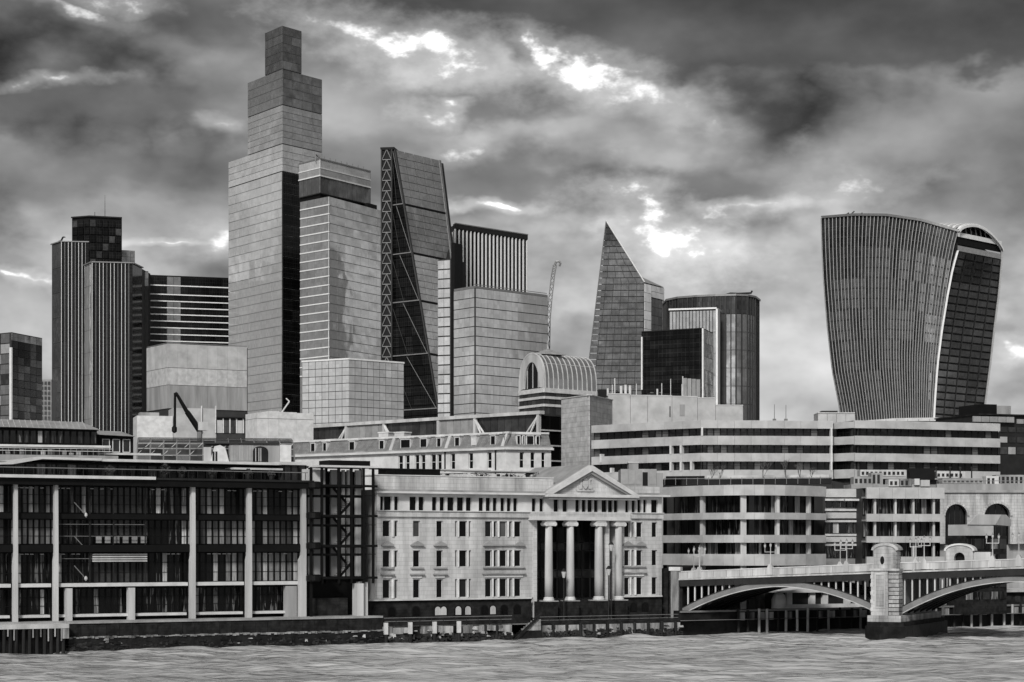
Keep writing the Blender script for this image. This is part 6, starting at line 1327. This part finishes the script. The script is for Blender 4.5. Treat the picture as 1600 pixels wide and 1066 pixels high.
    for j in range(K+1):
        p = hood(j/K, -1.2); n_ = Vector((0, 0, 1)); vv += [p+Vector((-.2, -.8, -.5)), p+Vector((-.2, -.8, .5)), p+Vector((.4, 1.6, .7)), p+Vector((.4, 1.6, -.3))]
    wmesh(r, 'hood_edge', vv, [(j*4+a, j*4+(a+1) % 4, j*4+4+(a+1) % 4, j*4+4+a) for j in range(K) for a in range(4)], 'fin_white')
    for j in range(2, K-1, 2):
        p = hood(j/K, 1.0); q = right(j/K, 1.09); wmesh(r, 'hood_mullion', [q+Vector((-.25, .8, 0)), q+Vector((.25, .8, 0)), p+Vector((.25, .8, 0)), p+Vector((-.25, .8, 0))], [(0, 1, 2, 3)], 'fin_grey')
    vv = [hood(j/K, 2.5)+Vector((0, 0, -.2)) for j in range(K+1)]+[right(j/K, 1.07)+Vector((0, 3.2, 0)) for j in range(K+1)]
    wmesh(r, 'hood_glass', vv, [(j, j+1, K+2+j, K+1+j) for j in range(K)], 'black_glass')
    # left top edge rail
    vv = []
    for i in range(NS+1): p = left(i/NS, 1); vv += [p+Vector((0, -1.2, -.2)), p+Vector((0, -1.2, .9)), p+Vector((0, 2.0, .9))]
    wmesh(r, 'roof_edge', vv, [(3*i+q, 3*i+3+q, 3*i+4+q, 3*i+1+q) for i in range(NS) for q in range(2)], 'fin_grey')
    vv = [left(i/NS, 1)+Vector((0, 1.5, .3)) for i in range(NS+1)]+[left(i/NS, 1)+Vector((4, 26, -.5)) for i in range(NS+1)]
    wmesh(r, 'roof', vv, [(i, i+1, NS+2+i, NS+1+i) for i in range(NS)], 'roof_metal')
    for i, (px, h) in enumerate(((1320, 1.5), (1328, 2.0), (1340, 1.2))):
        p = left((px-1283)/213, 1)+Vector((0, 6, .5)); t = root('roof_plant_unit', p, 'small dark plant unit on the concave tower roof, %s of three' % ('left', 'middle', 'right')[i], 'plant unit', 'plant units on the concave tower roof'); MB().box(-1.8, 1.8, -1, 1, -1.5, h*.6).bar((-.5, 0, 0), (2.2, 0, h+.5), .3).build('casing', 'dark_steel', t)
concave()
def left_towers():
    # tower of three lobes with fine vertical fins
    r = root('lobed_tower', pt(140, 852, 1190)*1.0, 'dark tower of clustered lobes with fine pale vertical fins and a black crown', 'skyscraper'); r.location.z = GZ; z = lambda y: zat(y, 1190)
    def lobe(plan, y, fins, chamfer):
        L = Vector(r.location); pl = [((p-800)*Y/F-L.x, Y-L.y) for p, Y in plan]
        MB().slab([(x, yy+.3) for x, yy in pl]+[(pl[-1][0]+1, pl[-1][1]+22), (pl[0][0]+1, pl[0][1]+22)], 0, z(y)-GZ-.4).build('core', 'joint_dark', r)
        for k, (a, b) in enumerate(zip(plan[:-1], plan[1:])):
            g = Fr(a[0], a[1], b[0], b[1])
            m = chamfer[k]
            if m: 
                for j in range(8): g.box(r, 'facet_panel', .1, g.L-.1, 0, .4, z(690)+(z(y)-z(690))*j/8+.1, z(690)+(z(y)-z(690))*(j+1)/8-.1, m)
            else:
                n = fins
                for i in range(n):
                    g.box(r, 'fin', g.L*i/n-.1, g.L*i/n+.14, -.5, .2, z(690), z(y), 'fin_white' if i % 3 != 1 else 'fin_grey')
                    for j in range(6): g.box(r, 'window_strip', g.L*i/n+.16, g.L*(i+1)/n-.12, .1, .4, z(690)+(z(y-2)-z(690))*j/6+.1, z(690)+(z(y-2)-z(690))*(j+1)/6-.1, 'tower_glass_black')
            g.box(r, 'cap', -.1, g.L+.1, -.9, .8, z(y), z(y-1.6), 'fin_grey')
    lobe([(81, 1210), (96, 1198), (139, 1200)], 375, 8, ['tower_glass_dark', None])
    lobe([(132, 1194), (144, 1180), (207, 1184), (222, 1204)], 414, 11, ['tower_glass', None, 'tower_glass_black'])
    g, h = Fr(112, 1205, 140, 1200), Fr(140, 1200, 190, 1206)
    core(r, 'crown_core', g, h, z(420), z(334), 'black_steel', .4)
    for f_, n in ((g, 3), (h, 5)):
        for i in range(n):
            for j in range(6): f_.box(r, 'crown_panel', f_.L*i/n+.25, f_.L*(i+1)/n-.25, 0, .5, z(412)+(z(338)-z(412))*j/6+.35, z(412)+(z(338)-z(412))*(j+1)/6-.35, 'tower_glass_black' if (i*7+j*3) % 5 else 'dim_glass')
        f_.box(r, 'crown_cap', -.2, f_.L+.2, -.4, 4, z(334.5), z(332.5), 'dark_steel')
    g = Fr(190, 1215, 211, 1218); g.box(r, 'rear_lobe', 0, g.L, .4, 8, GZ, z(381), 'joint_mid'); panels(g, r, 'rear_panel', 0, g.L, z(420), z(382), 3, 4, 0, .2, 'tower_glass_mid', .35)
    g = Fr(205, 1208, 232, 1212); g.box(r, 'side_lobe', 0, g.L, .4, 8, GZ, z(416), 'joint_dark'); panels(g, r, 'side_panel', 0, g.L, z(440), z(417), 3, 2, 0, .2, 'tower_glass_mid', .35)
    h.put(r, 'mast', MB().bar((0, 0, 0), (0, 0, 13), .3, .12), 'grey_steel', h.U(166), 5, z(333)); h.put(r, 'mast', MB().bar((0, 0, 0), (0, 0, 3), .25), 'grey_steel', h.U(150), 5, z(333))
    f = Fr(92, 1200, 102, 1200); t = root('roof_cleaning_crane', f.w(f.L/2, 3, z(375)), 'tiny dark crane on the left lobe of the finned dark tower', 'crane'); f.put(t, 'jib', MB().bar((0, 0, 0), (1.8, 0, 3.4), .5).bar((1.8, 0, 3.4), (3, 0, 3.2), .35), 'black_steel', 0, 3, z(374.5)); f.put(t, 'base', MB().box(-.6, 1.4, -1, 1, 0, 1.2), 'black_steel', 0, 3, z(374.5))
    # black horizontally striped block
    f = Fr(217, 1226, 358, 1242); r = root('black_striped_block', f.w(f.L/2, 0, GZ), 'black glass block with thin white horizontal lines behind the sheeted block', 'building'); z = lambda y: zat(y, 1230)
    f.box(r, 'core', 0, f.L, .5, 25, GZ, z(430), 'black_steel')
    ys = [431, 446]+[460+i*10.4 for i in range(19)]
    for j, (a, b) in enumerate(zip(ys[:-1], ys[1:])):
        n = 13
        for i in range(n): f.box(r, 'window_panel', f.L*i/n+.12, f.L*(i+1)/n-.12, .1, .6, z(b)+.1, z(a)-.4, 'tower_glass_mid' if i in (4, 5) and j % 4 != 2 else 'tower_glass_black')
        f.box(r, 'floor_line', -.1, f.L, -.3, .5, z(b)-.3, z(b)+.3, 'fin_white')
    f.box(r, 'edge_trim', -.8, 0, -.4, 4, z(660), z(430), 'fin_white')
    # far left glass box
    fl, fr = two((-40, 712), (18, 700), (66, 720)); r = root('dark_glass_box', fr.w(0, 0, GZ), 'dark glass box building at the left edge with a pale corner strip', 'building'); z = lambda y: zat(y, 700)
    core(r, 'core', fl, fr, GZ, z(519), 'joint_dark', .3)
    panels(fl, r, 'glass_panel', 0, fl.L-1, z(665), z(520), 4, 9, 0, .2, None, .3, gapz=.35, pick=lambda i, j: random.choice(('tower_glass_mid', 'tower_glass_mid', 'tower_glass', 'tower_glass_dark'))); panels(fr, r, 'glass_panel', .3, fr.L, z(665), z(520), 5, 12, 0, .18, None, .3, pick=lambda i, j: random.choice(('tower_glass_dark', 'tower_glass_black', 'tower_glass_black', 'tower_glass_dark')) if j < 11 else 'tower_glass_mid')
    fl.box(r, 'corner_strip', fl.L-.9, fl.L+.1, -.2, .3, z(665), z(543), 'fin_white')
    f = Fr(62, 820, 80, 820); r = root('small_gridded_block', f.w(f.L/2, 0, GZ), 'sliver of a gridded grey block between the dark glass box and the finned tower', 'building'); z = lambda y: zat(y, 820)
    f.box(r, 'core', 0, f.L, .4, 10, GZ, z(593), 'fin_grey'); panels(f, r, 'window_panel', .2, f.L-.2, z(665), z(595), 3, 9, 0, .5, 'tower_glass_dark', .3, gapz=.6)
left_towers()
